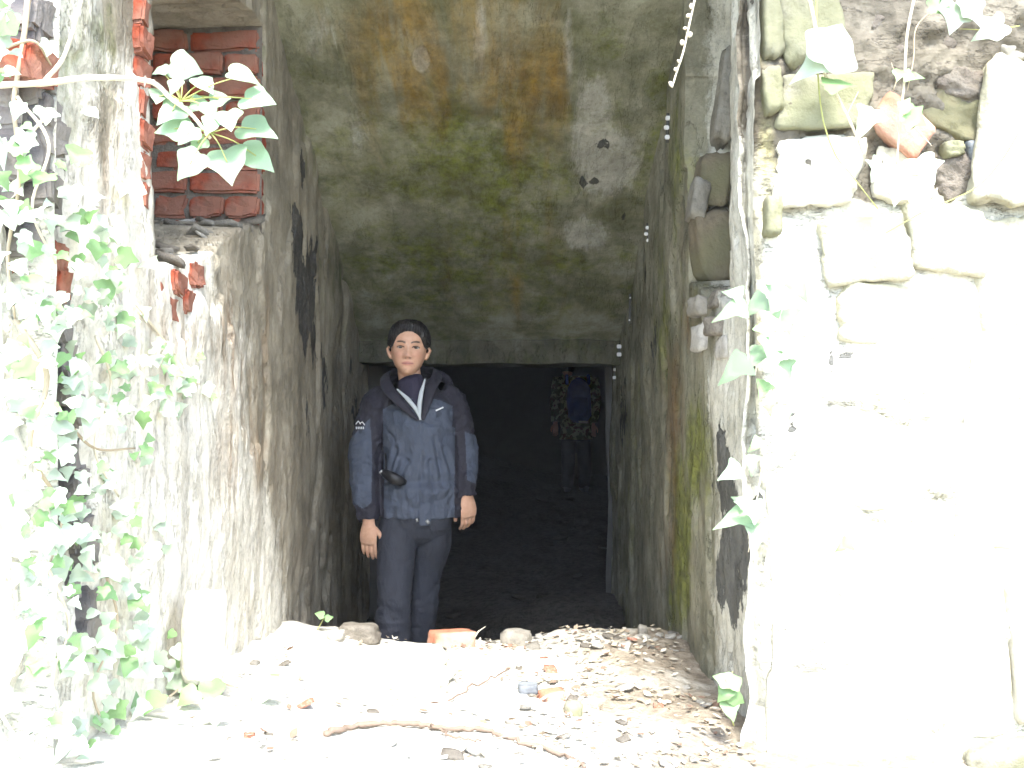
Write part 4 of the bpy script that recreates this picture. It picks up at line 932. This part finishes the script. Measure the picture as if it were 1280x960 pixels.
# trousers
bm = bmesh.new()
tube(bm, [wp(522,622,.03), wp(522,645,.03), wp(521,656,.03), wp(520,668,.035), wp(519,680,.04)], [(.145,.105),(.158,.115),(.150,.11),(.11,.09),(.04,.05)], 28)
tube(bm, [hipL+Vector((.0,.01,.02)), wp(497,680,-.005), wp(495,720,-.03), wp(494,750,-.035), wp(492,780,-.02), wp(491,815,-.005), wp(491,858,.0)], [.092,.086,.078,.074,.078,.086,.088], 24)
tube(bm, [hipR+Vector((-.01,.0,.02)), wp(541,680,.07), wp(532,715,.11), wp(528,745,.125), wp(524,780,.15), wp(519,815,.18), wp(516,858,.2)], [.092,.082,.072,.068,.070,.076,.078], 24)
me = remesh(bm, .0055, 6); a = get_co(me); no = get_no(me)
py2 = VY-(a[:,2]-zc)*285.5
d = .007*fbm(a, (12,12,7), 4, 511)+.012*np.abs(fbm(a, (7,7,22), 4, 512))*np.clip((py2-700)/80, .15, 1)-.006*G(fbm(a,(5,5,10),2,513),.12)*np.clip((py2-690)/50,0,1)
set_co(me, a+no*d[:,None]); link('trousers', me, M['trouser'], woman)
sm_ = shoe_me()
for p, rz in ((anL, -8), (anR, 14)):
    o = link('shoe', sm_, M['shoe'], woman); o.location = (p.x, p.y+.0, 0); o.rotation_euler = (0, 0, R(rz))
# small fittings of the jacket
def bar(name, p0, p1, r, mat, parent, seg=8):
    bm = bmesh.new(); tube(bm, [p0, p1], r, seg, Vector((0,1,0))); return bm_obj(name, bm, mat, parent)
bar('zip_pull', wp(547,513,-.108), wp(556,509,-.098), .0035, M['white_print'], woman)
bar('toggle', wp(524,644,-.112), wp(525,648,-.112), .005, M['metal'], woman)
bar('toggle', wp(536,646,-.115), wp(539,650,-.113), .007, M['metal'], woman)
flap = box_mesh('zip_flap', *sorted((wp(527,0).x, wp(541,0).x)), -.108, -.098, wp(0,653).z, wp(0,625).z, M['blue_shell'], woman, bev=.004)
lg = link('sleeve_logo', None, None, woman)
for pts in ([(447,530),(450,526),(453,530)], [(452,529),(455,527),(458,531)]):
    bm = bmesh.new(); tube(bm, [wp(x, y, -.047) for x, y in pts], .0022, 6, Vector((0,1,0))); bm_obj('logo_mark', bm, M['white_print'], lg)
for x in (447.5,449.8,452,454.2,456.4): bar('logo_mark', wp(x, 533, -.047), wp(x+.3, 536, -.047), .0020, M['white_print'], lg, 5)
pouch = empty('pouch', 0, 'small black oval case hanging at her jacket pocket', 'case'); pouch.location = W0
bm = bmesh.new(); tube(bm, [wp(481,588,-.10), wp(486,589,-.125), wp(497,595,-.13), wp(506,599,-.125), wp(511,600,-.115)], [(.008,.012),(.015,.02),(.018,.026),(.015,.022),(.007,.01)], 14, Vector((0,1,0)))
bm_obj('body', bm, M['black_plastic'], pouch); bar('clip', wp(479,589,-.11), wp(482,586,-.115), .005, M['metal'], pouch)
bar('strap', wp(485,565,-.088), wp(487,589,-.12), .004, M['black_plastic'], pouch)
# ------------------------------------------------ the figure in the dark room, seen from behind
FD = 12.6; gx0 = (720-VX)/FPX*FD; F0 = Vector((gx0, FD, gz(gx0, FD)))
fsc = FPX/FD
def fp(px, py, dy=0): return Vector(((px-720)/fsc, dy, CZ-(py-VY)/fsc-F0.z))
def camo():
    b = NB('camouflage_cloth'); n = b.noise(14, 3, .5, .4); n2 = b.noise(19, 3, .5, .6)
    c = b.mix(b.ramp(n, .48, .52), (.42,.44,.26), (.14,.16,.07)); c = b.mix(b.ramp(n2, .55, .59), c, (.16,.10,.05)); return b.fin(c, .85)
top = fp(0, 462).z
bm = bmesh.new(); hv_, nz, na = head_verts(40, 48); hm = Matrix.Translation(fp(711,0)+Vector((-.02,-.02,-fp(711,0).z+top-.10)))@Euler((R(12),0,R(168))).to_matrix().to_4x4(); loft_into(bm, xf(hm, hv_), nz, na)
ct = hm.translation
tube(bm, [ct+Vector((0,.06,-.10)), ct+Vector((0,.03,.06))], .05, 14)
fs = [fp(699,474), fp(741,475)]; fe = [fp(694,503), fp(745,504)]; fw = [fp(694,527,-.06), fp(741,528,-.03)]
for a_, b_, c_, sg in ((fs[0],fe[0],fw[0],-1),(fs[1],fe[1],fw[1],1)):
    tube(bm, [a_, b_, c_], [.045,.04,.028], 12); hand(bm, c_+Vector((0,0,-.02)), Euler((0,0,R(180))).to_matrix(), 1 if sg < 0 else -1, .5)
hz = fp(0,545).z
tube(bm, [Vector((0,0,hz)), Vector((0,0,hz+.3)), fp(720,472)], [(.15,.1),(.14,.1),(.10,.07)], 18); tube(bm, fs, .04, 12, Vector((0,1,0)))
fk = [Vector((-.09,0,hz-.02)), Vector((.09,0,hz-.02))]
for s_, p in zip((-1,1), fk): tube(bm, [p, Vector((s_*.10,-.03,hz*.52)), Vector((s_*.11,.02,.03))], [.08,.055,.04], 14)
man = link('person', remesh(bm, .006, 3), M['skin']); man.location = F0
tag(man, 'figure in camouflage jacket seen from behind in the dark room', 'person')
me = man.data; at = me.color_attributes.new('paint', 'FLOAT_COLOR', 'POINT'); at.data.foreach_set('color', np.zeros(len(me.vertices)*4, np.float32))
v, nz, na = head_verts(30, 40, .010, True); bm = bmesh.new(); loft_into(bm, v, nz, na)
bmesh.ops.delete(bm, geom=[f for f in bm.faces if f.calc_center_median().z < (.15 if f.calc_center_median().y < .0 else .06)], context='FACES')
o = bm_obj('hair', bm, M['hair'], man); o.matrix_local = hm
bm = bmesh.new(); tube(bm, [Vector((0,0,hz-.04)), Vector((0,0,hz+.1)), Vector((0,0,hz+.32)), fp(720,478), fp(720,470)], [(.21,.15),(.20,.145),(.21,.15),(.20,.12),(.09,.08)], 26)
for a_, b_, c_ in ((fs[0],fe[0],fw[0]),(fs[1],fe[1],fw[1])): tube(bm, [a_.lerp(fp(720,474),.3), a_, b_, c_], [.07,.085,.075,.055], 18)
me = remesh(bm, .009, 4); a = get_co(me); set_co(me, a+get_no(me)*(.012*fbm(a, 9, 4, 520))[:,None]); link('jacket', me, camo(), man)
bm = bmesh.new(); tube(bm, [Vector((0,0,hz+.05)), Vector((0,0,hz-.06))], [(.18,.13),(.17,.13)], 22)
for s_, p in zip((-1,1), fk): tube(bm, [p+Vector((0,0,.04)), Vector((s_*.10,-.03,hz*.52)), Vector((s_*.11,.02,.06))], [.10,.085,.075], 18)
me = remesh(bm, .01, 4); a = get_co(me); set_co(me, a+get_no(me)*(.012*fbm(a, 10, 4, 521))[:,None]); link('trousers', me, M['trouser'], man)
for s_ in (-1, 1): o = link('shoe', sm_, M['shoe'], man); o.location = (s_*.11, .02, .0); o.rotation_euler = (0, 0, R(180+s_*8))
pk = empty('backpack', 0, 'blue backpack with white reflective strip worn by camouflaged figure', 'backpack'); pk.location = F0
M['pack'] = cloth_mat('blue_pack_fabric', (.06,.13,.55), (.045,.10,.44))
bm = bmesh.new(); tube(bm, [fp(723,526,-.20), fp(723,520,-.22), fp(722,500,-.23), fp(722,486,-.21), fp(722,478,-.18), fp(722,475,-.16)], [(.10,.07),(.145,.10),(.15,.11),(.14,.10),(.10,.08),(.05,.05)], 24)
bm_obj('bag', bm, M['pack'], pk)
bm = bmesh.new(); tube(bm, [fp(723,518,-.30), fp(723,505,-.33), fp(723,497,-.32)], [(.08,.03),(.10,.035),(.08,.03)], 18); bm_obj('front_pocket', bm, M['pack'], pk)
box_mesh('reflective_strip', fp(721,0).x, fp(732.5,0).x, -.345, -.33, fp(0,528.5).z, fp(0,525.5).z, M['white_plastic'], pk)
for x in (708, 735): bm = bmesh.new(); tube(bm, [fp(x,480,-.14), fp(x,470,-.06), fp(x,478,.16)], .02, 8); bm_obj('strap', bm, M['pack'], pk)

# ---------------------------------------------------------------- thin volume added to lift the blacks as lens glare does
hz_ = box_mesh('glare_haze', -310, 310, -310, 310, -3, 7, None); hz_['kind'] = 'stuff'; hz_['label'] = 'thin added volume imitating lens glare over the dark passage'
hm_ = bpy.data.materials.new('glare_haze'); hm_.use_nodes = True; t_ = hm_.node_tree; t_.nodes.remove(t_.nodes['Principled BSDF'])
pv = t_.nodes.new('ShaderNodeVolumePrincipled'); pv.inputs['Density'].default_value = .0019; pv.inputs['Color'].default_value = (.9,.95,1,1)
t_.links.new(pv.outputs[0], t_.nodes['Material Output'].inputs['Volume']); hz_.data.materials.append(hm_)
